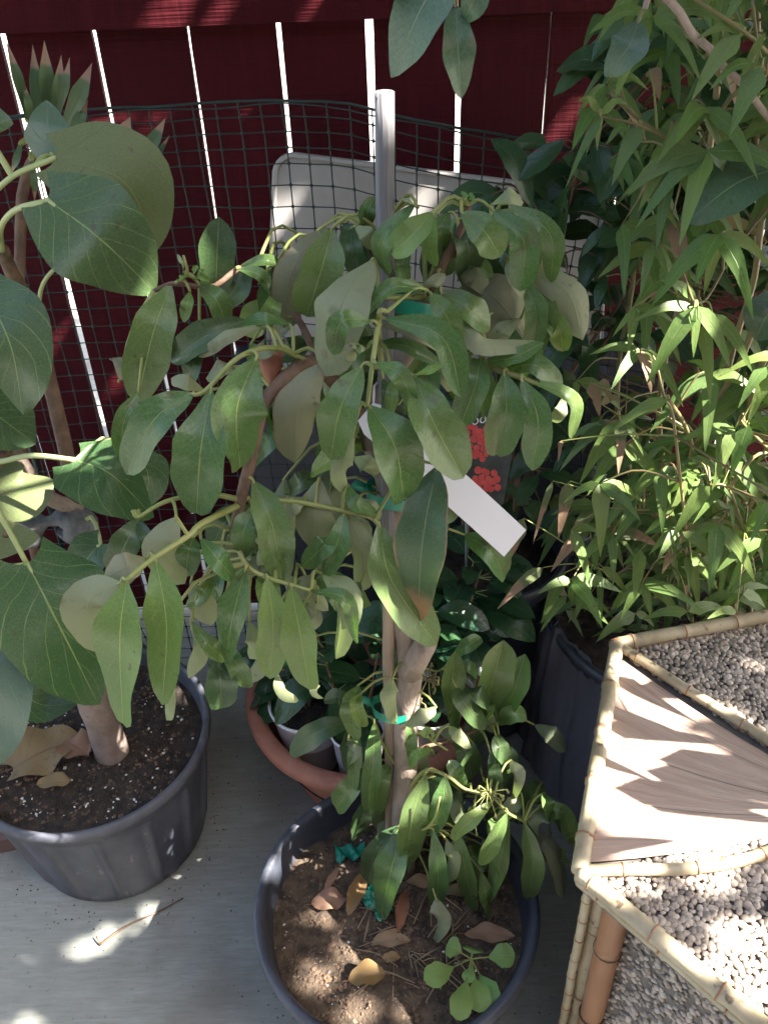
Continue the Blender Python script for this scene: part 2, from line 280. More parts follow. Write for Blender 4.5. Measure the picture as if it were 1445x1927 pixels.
def spline(pts, n):
    """Catmull-Rom through points"""
    pts = [Vector(p) for p in pts]
    if len(pts) == 2: return [pts[0].lerp(pts[1], i / n) for i in range(n + 1)]
    out = []
    q = [pts[0] * 2 - pts[1]] + pts + [pts[-1] * 2 - pts[-2]]
    segs = len(pts) - 1
    for i in range(n + 1):
        s = min(i / n * segs, segs - 1e-6); k = int(s); f = s - k
        a, b, c, d = q[k:k + 4]
        out.append(0.5 * ((2 * b) + (c - a) * f + (2 * a - 5 * b + 4 * c - d) * f * f + (3 * b - a - 3 * c + d) * f ** 3))
    return out
class MB:
    def __init__(s): s.V = []; s.F = []; s.uv = []; s.mi = []
    def tube(s, pts, r, sides=7, mi=0, cap=True, uvc=(0.5, 0.0)):
        pts = [Vector(p) for p in pts]; n = len(pts)
        rr = r if callable(r) else (lambda t: r[0] + (r[1] - r[0]) * t) if isinstance(r, tuple) else (lambda t: r)
        b0 = len(s.V); ref = None
        for i, p in enumerate(pts):
            d = (pts[min(i + 1, n - 1)] - pts[max(i - 1, 0)])
            d = d.normalized() if d.length > 1e-9 else Vector((0, 0, 1))
            if ref is None: ref = Vector((1, 0, 0)) if abs(d.x) < 0.8 else Vector((0, 1, 0))
            a = (ref - d * ref.dot(d)).normalized(); ref = a; b = d.cross(a)
            k = rr(i / max(1, n - 1))
            for j in range(sides):
                an = 2 * math.pi * j / sides
                s.V.append(p + (a * math.cos(an) + b * math.sin(an)) * k); s.uv.append(uvc)
        for i in range(n - 1):
            for j in range(sides):
                j2 = (j + 1) % sides
                s.F.append((b0 + i * sides + j, b0 + i * sides + j2, b0 + (i + 1) * sides + j2, b0 + (i + 1) * sides + j)); s.mi.append(mi)
        if cap:
            s.F.append(tuple(b0 + j for j in reversed(range(sides)))); s.mi.append(mi)
            s.F.append(tuple(b0 + (n - 1) * sides + j for j in range(sides))); s.mi.append(mi)
    def box(s, c, h, mi=0, rot=None):
        b0 = len(s.V); c = Vector(c)
        for x in (-1, 1):
            for y in (-1, 1):
                for z in (-1, 1):
                    v = Vector((x * h[0], y * h[1], z * h[2]))
                    if rot is not None: v = rot @ v
                    s.V.append(c + v); s.uv.append((0.5, 0))
        for f in ((0, 1, 3, 2), (4, 6, 7, 5), (0, 4, 5, 1), (2, 3, 7, 6), (0, 2, 6, 4), (1, 5, 7, 3)):
            s.F.append(tuple(b0 + i for i in f)); s.mi.append(mi)
    def lathe(s, c, prof, n=48, mi=0, wob=None):
        b0 = len(s.V); c = Vector(c); m = len(prof)
        for i in range(n):
            a = 2 * math.pi * i / n
            for k, (r, z) in enumerate(prof):
                rr = r + (wob(a, k, r, z) if wob else 0)
                s.V.append(c + Vector((rr * math.cos(a), rr * math.sin(a), z))); s.uv.append((0.5, 0))
        for i in range(n):
            i2 = (i + 1) % n
            for k in range(m - 1):
                s.F.append((b0 + i * m + k, b0 + i2 * m + k, b0 + i2 * m + k + 1, b0 + i * m + k + 1)); s.mi.append(mi)
    def leaf(s, pts, width, nrm, kind='oval', nseg=10, fold=0.12, wave=0.0, flip=False, mi=0, tipcurl=0.0, seed=0, cross=4, roll=0.0, edge=0.06):
        """blade along pts (base, mid, tip); nrm = direction its seen side faces"""
        c = spline(pts, nseg); b0 = len(s.V); L = sum((c[i + 1] - c[i]).length for i in range(nseg))
        nrm = Vector(nrm).normalized()
        for i in range(nseg + 1):
            t = i / nseg
            T = (c[min(i + 1, nseg)] - c[max(i - 1, 0)]).normalized()
            S = T.cross(nrm)
            S = S.normalized() if S.length > 1e-6 else T.orthogonal().normalized()
            Nn = S.cross(T).normalized()
            if roll:
                q = Matrix.Rotation(roll * (t - 0.3), 3, T); S = q @ S; Nn = q @ Nn
            wv = PROF[kind](t) * width * 0.5
            for j in range(cross + 1):
                u = j / cross * 2 - 1
                p = c[i] + S * (u * wv)
                p = p + Nn * (fold * abs(u) * wv * (1 if not flip else -1))
                if wave: p = p + Nn * (wave * width * abs(u) * math.sin(t * 11 + seed * 2.1 + (1.5 if u > 0 else 0)))
                if wave: p = p + S * (edge * wv * abs(u) * math.sin(t * 17 + seed * 3.7 + u))
                if tipcurl: p = p - Nn * (tipcurl * L * max(0, t - 0.6) ** 2 * 3)
                if kind == 'heart': p = p - T * (0.42 * width * (u * u) * max(0, 0.4 - t) * (1 - t) ** 2)
                s.V.append(p); s.uv.append((0.5 + u * 0.5 * (1 if wv > 1e-7 else 1), t))
        m = cross + 1
        for i in range(nseg):
            for j in range(cross):
                f = (b0 + i * m + j, b0 + i * m + j + 1, b0 + (i + 1) * m + j + 1, b0 + (i + 1) * m + j)
                s.F.append(tuple(reversed(f)) if flip else f); s.mi.append(mi)
    def build(s, name, mats, parent=None, smooth=True, kind=None):
        return mk(name, s.V, s.F, mats, parent, s.uv if len(s.uv) == len(s.V) else None, s.mi, smooth, kind)

def _oval(t):      # long tapered base, widest past the middle, short drawn-out tip
    return max(0.012, (t ** 0.85) * ((1 - t) ** 0.55) * 2.5 * (1 if t < 0.9 else 0.9 + (1 - t)))
PROF = {
    'oval': _oval,
    'ellip': lambda t: max(0.015, math.sin(math.pi * min(1, t)) ** 0.72),
    'blunt': lambda t: max(0.03, min(1, (t / 0.45)) ** 0.9 * (1 if t < 0.6 else math.sqrt(max(0, 1 - ((t - 0.6) / 0.41) ** 2)))),
    'heart': lambda t: max(0.012, (0.42 + 0.58 * math.sin(min(t / 0.36, 1) * math.pi / 2)) * (1 if t < 0.36 else math.cos((t - 0.36) / 0.64 * math.pi / 2) ** 0.78)),
    'lance': lambda t: max(0.012, min(1, (t / 0.22)) ** 0.6 * (1 - max(0, t - 0.22) / 0.78) ** 0.75),
    'blade': lambda t: max(0.02, (0.45 + 0.55 * min(1, t / 0.45)) * (1 if t < 0.55 else (1 - ((t - 0.55) / 0.45) * 0.97) ** 1.1)),
}
CAMN = lambda p: (EYE - p).normalized()
UP = Vector((0, 0, 1))

class Skeleton:
    """sample points along the stems of a plant so that stalks can reach the nearest one"""
    def __init__(s): s.p = []
    def add(s, pts): s.p += [Vector(q) for q in pts]
    def near(s, p): return min(s.p, key=lambda q: (q - p).length_squared)

def stem(mb_name, root, pts, r, mat, skel=None, n=None, sides=8, wob=0.0):
    c = spline(pts, n or max(6, 4 * len(pts)))
    if wob:
        c = [p + noise.noise_vector(p * 22) * wob for p in c]
    mb = MB(); mb.tube(c, r, sides)
    o = mb.build(mb_name, mat, root)
    if skel: skel.add(c)
    return o

# ================================================================== setting
mk('ground', [(-60, -60, 0), (60, -60, 0), (60, 80, 0), (-60, 80, 0)], [(0, 1, 2, 3)], 'floor', smooth=False)['kind'] = 'structure'
def wallbox():
    mb = MB(); mb.box((0, 9.0, 1.6), (14, 0.1, 1.6)); mb.box((0, 9.0, 3.25), (14.1, 0.16, 0.05))
    return mb.build('garden_wall', 'stucco', smooth=False)
tag(wallbox(), 'white stucco wall beyond the red fence, seen through its gaps', 'wall')

# unseen building added behind the camera; wall and eave block low sky light
shade_house = thing('shade_house', (0, -1.9, 0), 'tan wall with overhanging eave, added out of view opposite the fence to shade it', 'shade_house')
mb = MB(); mb.box((0, -2.0, 1.35), (6, 0.1, 1.349)); mb.build('wall', 'wood_block', shade_house, smooth=False)
mb = MB(); mb.box((0, -1.75, 2.74), (6.2, 0.5, 0.035)); mb.build('eave', 'wood_block', shade_house, smooth=False)
mb = MB(); mb.box((-1.2, -1.895, 1.0), (0.45, 0.012, 0.998)); mb.build('door', 'stucco', shade_house, smooth=False)
# ------------------------------------------------------------------ fence
FY = 1.70
fence = thing('wooden_fence', (0, FY, 0), 'dark red wooden fence of upright boards with bright gaps', 'fence')
gaps = [(3, 68, 15), (178, 62, 11), (354, 55, 6), (523, 43, 9), (694, 36, 13), (865, 30, 12), (1037, 26, 4), (1203, 15, 9), (1368, 8, 6)]
gx = [(P(a, b, FY).x, wd * 1.55 / 1700) for a, b, wd in gaps]
step = (gx[-1][0] - gx[0][0]) / (len(gx) - 1)
gx = [(gx[0][0] - step * k, 0.008) for k in range(5, 0, -1)] + gx + [(gx[-1][0] + step * k, 0.007) for k in range(1, 6)]
for i in range(len(gx) - 1):
    x0 = gx[i][0] + gx[i][1] / 2; x1 = gx[i + 1][0] - gx[i + 1][1] / 2
    mb = MB(); nz = 14
    for k in range(nz + 1):
        z = 0.015 + 1.80 * k / nz
        j0 = 0.0032 * noise.noise(Vector((i * 3.1, z * 5, 1))); j1 = 0.0032 * noise.noise(Vector((i * 3.1 + 9, z * 5, 4)))
        for (x, y) in ((x0 + j0, 0), (x1 + j1, 0), (x1 + j1, 0.013), (x0 + j0, 0.013)):
            mb.V.append(Vector((x, FY + y + 0.0015 * math.sin(i * 1.7), z))); mb.uv.append((0, 0))
    for k in range(nz):
        for j in range(4):
            a = k * 4 + j; b = k * 4 + (j + 1) % 4
            mb.F.append((a, b, b + 4, a + 4)); mb.mi.append(0)
    mb.F += [(3, 2, 1, 0), tuple(nz * 4 + j for j in range(4))]; mb.mi += [0, 0]
    mb.build('board', 'fence', fence, smooth=False)
RZ = P(523, 43, FY - 0.045).z
for z0, h in ((RZ, 0.14), (0.22, 0.09)):
    mb = MB(); mb.box(((gx[0][0] + gx[-1][0]) / 2, FY - 0.0235, z0 + h / 2), ((gx[-1][0] - gx[0][0]) / 2, 0.0215, h / 2))
    mb.build('rail', 'fence', fence, smooth=False)
for x in (gx[1][0] + 0.04, gx[-2][0] - 0.04):
    mb = MB(); mb.box((x, FY + 0.062, 0.9), (0.045, 0.045, 0.9)); mb.build('post', 'fence', fence, smooth=False)

# ------------------------------------------------------------------ white leaning panel
WY = 1.56
wp = thing('white_panel', (0.05, WY, P(600, 690, WY).z), 'worn white plastic panel with rounded corners leaning behind the green netting', 'panel')
c0 = [P(512, 306, WY), P(1150, 372, WY)]
topz0, topz1 = c0[0].z, c0[1].z
outline = []
xl, xr = c0[0].x, c0[1].x
def arc(cx, cz, r, a0, a1, n=6): return [(cx + r * math.cos(R(a0 + (a1 - a0) * i / n)), cz + r * math.sin(R(a0 + (a1 - a0) * i / n))) for i in range(n + 1)]
outline += arc(xl + 0.035, topz0 - 0.035, 0.035, 180, 95)
outline += arc(xr - 0.04, topz1 - 0.035, 0.035, 85, 0)
PB = P(600, 690, WY).z
outline += [(xr + 0.02, PB), (xl - 0.05, PB)]
def slab(name, outline, y0, th, mat, parent, lean=0.05, zref=1.0, bev=0.008):
    cx = sum(p[0] for p in outline) / len(outline); cz = sum(p[1] for p in outline) / len(outline)
    def ring(k, y):
        return [Vector((cx + (x - cx) * k, y + lean * (z / zref), cz + (z - cz) * k)) for x, z in outline]
    rings = [ring(1 - 2 * bev, y0), ring(1, y0 + bev), ring(1, y0 + th - bev), ring(1 - 2 * bev, y0 + th)]
    n = len(outline); V = [v for r in rings for v in r]; F = []
    for a in range(3):
        for i in range(n):
            j = (i + 1) % n; F.append((a * n + j, a * n + i, (a + 1) * n + i, (a + 1) * n + j))
    F.append(tuple(range(n))); F.append(tuple(3 * n + i for i in reversed(range(n))))
    return mk(name, V, F, mat, parent, smooth=False)
slab('sheet', outline, WY - 0.03, 0.035, 'old_white', wp)
mb = MB()
bin_ = thing('dark_fill_bin', ((xl + xr) / 2, WY, 0), 'dark lidded bin added under the white panel to stand in for the shade behind the netting', 'bin')
bx0, bx1 = xl - 0.12, xr + 0.1  # made-up dark bin, fills the shaded background below the panel
mb.box(((bx0 + bx1) / 2, WY - 0.005, (PB - 0.025) / 2), ((bx1 - bx0) / 2 - 0.012, 0.10, (PB - 0.025) / 2 - 0.001)); mb.build('body', 'black_plastic', bin_, smooth=False)
mb = MB(); mb.box(((bx0 + bx1) / 2, WY - 0.005, PB - 0.0135), ((bx1 - bx0) / 2, 0.11, 0.0125)); mb.build('lid', 'black_plastic', bin_, smooth=False)
mb = MB()
rim = [Vector((x, WY - 0.032 + 0.05 * z, z + 0.004)) for x, z in outline[-1:] + outline]
mb.tube(rim, 0.005, 6); mb.build('edge_bead', 'old_white', wp)

# ------------------------------------------------------------------ green netting
NY = 1.40
net = thing('garden_netting', (0, NY, 0), 'sagging dark green plastic garden netting stretched in front of the fence', 'netting')
tops = [(-160, 238), (0, 218), (230, 200), (380, 196), (520, 190), (640, 192), (760, 214), (870, 240), (1000, 262), (1160, 300), (1330, 330)]
tp = [P(a, b, NY) for a, b in tops]
def topz(x):
    for a, b in zip(tp, tp[1:]):
        if a.x <= x <= b.x: return a.z + (b.z - a.z) * (x - a.x) / (b.x - a.x)
    return tp[0].z if x < tp[0].x else tp[-1].z
cell = 0.0315
ncol = int((tp[-1].x - tp[0].x) / cell); nrow = 38
def netp(i, j):
    x = tp[0].x + i * cell; tz = topz(x)
    z = tz - j * cell * (0.72 if j < 4 else 1.0) - (0 if j < 4 else -0.035)
    k = Vector((x * 2.3, z * 2.3, 0.3)); q = Vector((x * 9, z * 9, 5))
    z = max(0.006, z + 0.022 * noise.noise(k + Vector((0, 0, 7))) * min(1, j / 3) + 0.004 * noise.noise(q))
    return Vector((x + 0.03 * noise.noise(k) + 0.004 * noise.noise(q + Vector((3, 0, 0))), NY + 0.05 * noise.noise(k + Vector((4, 1, 0))) + 0.006 * noise.noise(q), z))
grid = [[netp(i, j) for j in range(nrow + 1)] for i in range(ncol + 1)]
mb = MB()
for i in range(ncol + 1):
    pts = [p for p in grid[i] if p.z > 0.0065]
    if len(pts) > 2: mb.tube(pts, 0.0011, 4, cap=False)
for j in range(1, nrow + 1):
    pts = [grid[i][j] for i in range(ncol + 1)]
    if min(p.z for p in pts) > 0.0065: mb.tube(pts, 0.0010, 4, cap=False)
for i in range(ncol + 1):
    for j in range(1, nrow):
        p = grid[i][j]
        if p.z > 0.01 and random.random() < 0.9: mb.box(p, (0.0021, 0.0012, 0.0021))
mb.build('mesh', 'net', net)
mb = MB(); mb.tube([grid[i][0] for i in range(ncol + 1)], 0.0021, 6); mb.tube([grid[i][0] - Vector((0.002, 0, 0.006 + 0.003 * math.sin(i))) for i in range(ncol + 1)], 0.0012, 5); mb.build('hem', 'net', net)
for i in (0, ncol):
    p = grid[i][0]; mb = MB(); mb.tube([(p.x, p.y + 0.01, 0.0), (p.x, p.y + 0.01, p.z + 0.01)], 0.005, 8); mb.build('support_rod', 'net', net)

# ================================================================== pots
def soil_disc(name, c, r, z, mat, parent, amp=0.012, seed=0):
    V = [Vector((c.x, c.y, z + amp * 0.5))]; F = []; nr, na = 16, 48
    for i in range(1, nr + 1):
        for j in range(na):
            a = 2 * math.pi * j / na; rr = r * i / nr
            x, y = c.x + rr * math.cos(a), c.y + rr * math.sin(a)
            h = amp * (noise.noise(Vector((x * 14 + seed, y * 14, 0))) + 0.6 * noise.noise(Vector((x * 45, y * 45 + seed, 2)))) - 0.25 * amp * (i / nr) ** 3
            V.append(Vector((x, y, z + h)))
    for j in range(na): F.append((0, 1 + j, 1 + (j + 1) % na))
    for i in range(nr - 1):
        for j in range(na):
            a = 1 + i * na + j; b = 1 + i * na + (j + 1) % na
            F.append((a, a + na, b + na, b))
    return mk(name, V, F, mat, parent)
def soil_z(c, r, z, x, y, amp, seed):
    rr = math.hypot(x - c.x, y - c.y) / r
    return z + amp * (noise.noise(Vector((x * 14 + seed, y * 14, 0))) + 0.6 * noise.noise(Vector((x * 45, y * 45 + seed, 2)))) - 0.25 * amp * rr ** 3
def crumbs(name, c, r, z, n, size, mat, parent, amp, seed, flat=0.6):
    rng = random.Random(seed * 13 + n); mb = MB()
    for _ in range(n):
        a = rng.uniform(0, 6.283); d = r * 0.95 * math.sqrt(rng.random()); x, y = c.x + d * math.cos(a), c.y + d * math.sin(a)
        s = size * rng.uniform(0.4, 1.3); q = Matrix.Rotation(rng.uniform(0, 6.28), 3, 'Z') @ Matrix.Rotation(rng.uniform(-0.7, 0.7), 3, 'X')
        b0 = len(mb.V); p = Vector((x, y, soil_z(c, r, z, x, y, amp, seed) + s * 0.15))
        for v in ((1.4, 0, 0), (-1.2, .2, 0), (0.1, 1, 0), (0, -0.9, .1), (0, 0, flat), (0, 0, -flat)):
            mb.V.append(p + (q @ Vector(v)) * s * rng.uniform(0.7, 1.2)); mb.uv.append((0, 0))
        for f in ((0, 2, 4), (2, 1, 4), (1, 3, 4), (3, 0, 4), (2, 0, 5), (1, 2, 5), (3, 1, 5), (0, 3, 5)):
            mb.F.append(tuple(b0 + k for k in f)); mb.mi.append(0)
    return mb.build(name, mat, parent, smooth=False, kind='stuff')

def nursery_pot(loc, r, h, taper, label, mat, ribs=0, lip=0.012, soil=None, soilz=0.045, seed=1, cat='pot', group=None):
    t = thing('plant_pot', loc, label, cat, group); c = Vector(loc)
    rb = r * taper; th = 0.005
    nr = 14
    prof = [(0.0, 0.004), (rb * 0.92, 0.004), (rb, 0.012)]
    for k in range(1, nr): f = k / nr; prof.append((rb + (r - 0.006 - rb) * f, 0.012 + (h - 0.05 - 0.012) * f))
    prof += [(r - 0.006, h - 0.042), (r + lip * 0.2, h - 0.040), (r + lip * 0.25, h - 0.022), (r + lip * 0.3, h - 0.020)]
    def wob(a, k, rr, z):
        if not ribs or k < 3 or k > nr + 1: return 0
        f = (a * ribs / (2 * math.pi)) % 1.0
        fade = min(1, (k - 2) / 2) * min(1, (nr + 2 - k) / 1.5)
        d = abs(f - 0.5)
        return fade * ((-0.0055 if d < 0.40 else 0.0) + (0.005 if d > 0.46 else 0))
    mb = MB(); mb.lathe(c, prof, max(64, ribs * 16) if ribs else 72, wob=wob); mb.build('wall', mat, t)
    mb = MB(); zz = h
    prof = [(r + lip * 0.25, zz - 0.024), (r + lip * 0.9, zz - 0.022), (r + lip, zz - 0.012), (r + lip * 0.85, zz - 0.003), (r + lip * 0.4, zz), (r - lip * 0.1, zz - 0.002), (r - lip * 0.4, zz - 0.008)]
    for k in range(1, 10): f = k / 9; prof.append((r - lip * 0.4 - (r - rb) * f * 0.6, zz - 0.008 - (h * 0.5) * f))
    mb.lathe(c, prof, 72); mb.build('rim', mat, t)
    if soil:
        rs = r - lip * 0.4 - 0.5 * (r - rb) * (soilz / (h * 0.42)) * 0.55
        soil_disc('soil', c, rs + 0.004, c.z + h - soilz, soil, t, 0.012, seed)
    return t

# centre pot
c_loc = PZ(745, 1692, 0.30); c_loc = Vector((c_loc.x, c_loc.y, 0.0)); CR, CH = 0.205, 0.30
cpot = nursery_pot(c_loc, CR, CH, 0.8, 'round black plastic pot of brown soil holding the staked tree', 'black_plastic', 0, 0.012, 'brown_soil', 0.055, 3)
CSZ = CH - 0.055
crumbs('wood_chips', c_loc, CR - 0.015, CSZ, 1800, 0.0034, 'chip', cpot, 0.012, 3)
crumbs('perlite', c_loc, CR - 0.015, CSZ, 60, 0.002, 'perlite', cpot, 0.012, 3)
# left pot
l_loc = PZ(168, 1375, 0.30); l_loc = Vector((l_loc.x, l_loc.y, 0.0)); LR, LH = 0.208, 0.30
lpot = nursery_pot(l_loc, LR, LH, 0.80, 'ribbed black nursery pot holding the big-leaved fig plant', 'dull_plastic', 14, 0.010, 'soil', 0.035, 5)
LSZ = LH - 0.035
crumbs('wood_chips', l_loc, LR - 0.015, LSZ, 700, 0.0036, 'chip', lpot, 0.012, 5)
crumbs('perlite', l_loc, LR - 0.015, LSZ, 170, 0.0027, 'perlite', lpot, 0.012, 5, 0.9)
# terracotta planter with white pots
t_loc = PZ(690, 1290, 0.23); t_loc = Vector((t_loc.x, t_loc.y, 0.0))
tp_ = thing('terracotta_planter', t_loc, 'wide terracotta planter bowl holding small white pots', 'planter')
q_ = 1.07
mb = MB(); mb.lathe(t_loc, [(r_ * q_, z_) for r_, z_ in ((0, 0.002), (0.145, 0.002), (0.15, 0.01), (0.165, 0.07), (0.192, 0.165), (0.198, 0.185))], 64); mb.build('wall', 'terracotta', tp_)
mb = MB(); mb.lathe(t_loc, [(r_ * q_, z_) for r_, z_ in ((0.196, 0.183), (0.212, 0.186), (0.224, 0.205), (0.226, 0.224), (0.221, 0.233), (0.208, 0.235), (0.196, 0.228), (0.192, 0.21), (0.172, 0.11))], 64); mb.build('rim', 'terracotta', tp_)
soil_disc('soil', t_loc, 0.172 * q_, 0.085, 'soil', tp_, 0.006, 4)
white_spots = []
for (px, py, rr, lab) in ((578, 1322, 0.074, 'small white plastic pot in the terracotta planter, next to its bare rim'),
                          (806, 1318, 0.072, 'small white plastic pot in the terracotta planter, just behind the staked trunk'),
                          (672, 1372, 0.052, 'smallest white plastic pot, at the front inside the terracotta planter')):
    z = 0.262; c = PZ(px, py - 4, z); c.z = 0.085
    t = thing('plant_pot', c, lab, 'pot', 'white pots in the terracotta planter')
    hh = z - 0.085; mb = MB()
    mb.lathe(c, [(0, 0.001), (rr * 0.66, 0.001), (rr * 0.7, 0.01), (rr * 0.93, hh - 0.012), (rr, hh - 0.01), (rr * 1.02, hh - 0.003), (rr * 0.99, hh), (rr * 0.95, hh - 0.002), (rr * 0.86, hh * 0.6), (rr * 0.7, hh * 0.3)], 48)
    mb.build('wall', 'white_plastic', t)
    soil_disc('soil', c, rr * 0.91, c.z + hh - 0.022, 'soil', t, 0.006, 9)
    white_spots.append(Vector((c.x, c.y, z - 0.025)))
# black pot at the back
b_loc = Vector((P(915, 1000, 1.36).x, 1.36, 0))
bpot = nursery_pot(b_loc, 0.15, 0.46, 0.82, 'tall plain black pot in shade under the red berry label', 'black_plastic', 0, 0.01, 'soil', 0.04, 8)
# bamboo pot wrapped in film
g_loc = Vector((P(1290, 1150, 1.22).x, 1.24, 0))
gpot = nursery_pot(g_loc, 0.25, 0.40, 0.86, 'large black pot of the bamboo, wrapped in dark plastic film', 'black_plastic', 0, 0.012, 'soil', 0.04, 10)
mb = MB()
nA = 150
for i in range(nA + 1):
    a = R(120) + R(190) * i / nA
    for k in range(13):
        f = k / 12; rr = 0.247 + 0.03 * (1 - f) ** 0.7 + 0.016 * noise.noise(Vector((a * 9 + 1.2 * f, f * 1.1, 7))) + 0.007 * noise.noise(Vector((a * 24 + 2 * f, f * 1.6, 3))) + 0.003 * noise.noise(Vector((a * 60, f * 3, 1)))
        rr += 0.012 * noise.noise(Vector((a * 3, f * 2, 0)))
        mb.V.append(g_loc + Vector((math.cos(a) * (rr + 0.006), math.sin(a) * (rr + 0.006), 0.008 + f * (0.40 + 0.03 * noise.noise(Vector((a * 4, 2, 2))))))); mb.uv.append((0, 0))
for i in range(nA):
    for k in range(12):
        a = i * 13 + k; mb.F.append((a, a + 13, a + 14, a + 1)); mb.mi.append(0)
mb.build('plastic_film', 'film', gpot)

# ================================================================== hexagonal bamboo table
TH = 0.60
A = PZ(1090, 1640, TH); B = PZ(1160, 1212, TH)
AB = B - A; side = AB.length
def rot2(v, deg): a = R(deg); return Vector((v.x * math.cos(a) - v.y * math.sin(a), v.x * math.sin(a) + v.y * math.cos(a), 0))
O = A + rot2(AB, -60)
hexv = [O + rot2(A - O, -60 * k) for k in range(6)]      # A, B, ...
table = thing('bamboo_table', (O.x, O.y, 0), 'hexagonal bamboo-edged side table with pebble and wood inlay in sunlight', 'table')
def cane(pts, r, name='bamboo_rod', mat='bamboo_cane', node=0.085, parent=table, jitter=0.0015, ph=0.0, sides=10):
    a, b = Vector(pts[0]), Vector(pts[-1])
    c = spline(pts, max(8, int((b - a).length / 0.006)))
    L = 0; cs = []; rad = []
    for i, p in enumerate(c):
        if i: L += (p - c[i - 1]).length
        d = abs(((L + ph) / node) % 1.0 - 0.5) * node
        rad.append(r * (1 + 0.13 * math.exp(-(d / 0.004) ** 2) - 0.06 * math.exp(-((d - 0.008) / 0.004) ** 2)))
        cs.append(p + noise.noise_vector(p * 15) * jitter)
    mb = MB(); n = len(cs)
    mb.tube(cs, lambda t: rad[min(n - 1, int(round(t * (n - 1))))], sides)
    if parent is table:
        L = 0
        for i in range(1, n):
            L0 = L; L += (cs[i] - cs[i - 1]).length
            if int((L0 + ph) / node + .5) != int((L + ph) / node + .5):
                d_ = (cs[i] - cs[i - 1]).normalized(); mb.tube([cs[i] - d_ * .0014, cs[i] + d_ * .0008], r * 1.15, sides, 1)
    return mb.build(name, [mat, 'bamboo_brown' if mat != 'bamboo_brown' else 'brown_stem'], parent)
for k in range(6):
    a, b = hexv[k], hexv[(k + 1) % 6]
    cane([a, b], 0.0105, ph=0.02 * k, jitter=0.0009)
    d = (b - a).normalized(); inn = (O - (a + b) / 2).normalized()
    cane([a + inn * 0.004 - UP * 0.02, b + inn * 0.004 - UP * 0.02], 0.0095, 'lower_rod', ph=0.03 * k + 0.05)
    e = O - a
    nb = Vector((-e.y, e.x, 0)).normalized()
    bow = 0.035 if k == 0 else 0.0
    mid = a.lerp(O, 0.5) - nb * bow
    if k in (0,): mid = a.lerp(O, 0.45) + Vector((0.012, -0.028, 0))
    cane([a + e * 0.02 - UP * 0.001, mid - UP * 0.001, O - UP * 0.001], 0.0075, 'divider_strip', ph=0.013 * k, jitter=0.001)
# top board, inlays
V = [h - UP * 0.016 for h in hexv] + [h - UP * 0.034 for h in hexv]
mk('top_board', V, [(5, 4, 3, 2, 1, 0)] + [tuple(range(6, 12))] + [(k, (k + 1) % 6, 6 + (k + 1) % 6, 6 + k) for k in range(6)], 'grout', table, smooth=False)
def mat_veneer():
    m, t, ns, ln, bs = newmat('wood_inlay')
    tc = N(t, 'ShaderNodeTexCoord'); uv = N(t, 'ShaderNodeUVMap')
    mp = N(t, 'ShaderNodeMapping'); mp.inputs['Scale'].default_value = (1.6, 34, 1); ln.new(uv.outputs[0], mp.inputs[0])
    n1 = N(t, 'ShaderNodeTexNoise', i_Scale=2.2, i_Detail=8.0, i_Roughness=0.7, i_Distortion=0.6); ln.new(mp.outputs[0], n1.inputs[0])
    mp2 = N(t, 'ShaderNodeMapping'); mp2.inputs['Scale'].default_value = (2, 9, 1); ln.new(uv.outputs[0], mp2.inputs[0])
    n2 = N(t, 'ShaderNodeTexNoise', i_Scale=2.0, i_Detail=4.0); ln.new(mp2.outputs[0], n2.inputs[0])
    c = mixc(t, ramp(t, n1.outputs[0], 0.32, 0.68), (0.30, 0.2, 0.155), (0.47, 0.35, 0.28))
    c = mixc(t, math_node(t, 'MULTIPLY', ramp(t, n2.outputs[0], 0.4, 0.7), 0.5), c, (0.52, 0.41, 0.33))
    ln.new(c, bs.inputs['Base Color']); bs.inputs['Roughness'].default_value = 0.5
    bp = N(t, 'ShaderNodeBump', i_Strength=0.6, i_Distance=0.003); ln.new(n1.outputs[0], bp.inputs['Height']); ln.new(bp.outputs[0], bs.inputs['Normal'])
    return m
M['inlay'] = mat_veneer()
for k in (0, 2, 4):      # wood triangles of curved split-cane strips
    a, b = hexv[k], hexv[(k + 1) % 6]; ns_ = 11
    for s_ in range(ns_):
        mb = MB(); u0, u1 = s_ / ns_, (s_ + 0.997) / ns_; m = 12
        hh = 0.0004 * math.sin(s_ * 2.3) - 0.006
        for i in range(m + 1):
            f = 0.03 + 0.95 * i / m
            for u, dz in ((u0, -0.0004), ((u0 + u1) / 2, 0.0003), (u1, -0.0004)):
                ed = a.lerp(b, 0.04 + 0.92 * u)
                q = ed.lerp(O, f) + (a - b).normalized() * 0.02 * math.sin(math.pi * f) * (1 - abs(2 * u - 1) * 0.3) * (1 if k == 0 else 0.6)
                mb.V.append(q + UP * (hh + dz)); mb.uv.append((f + s_ * 3.1, u + s_ * 0.37))
        for i in range(m):
            for j in range(2):
                q = i * 3 + j; mb.F.append((q, q + 1, q + 4, q + 3)); mb.mi.append(0)
        mb.build('inlay_strip', 'inlay', table)
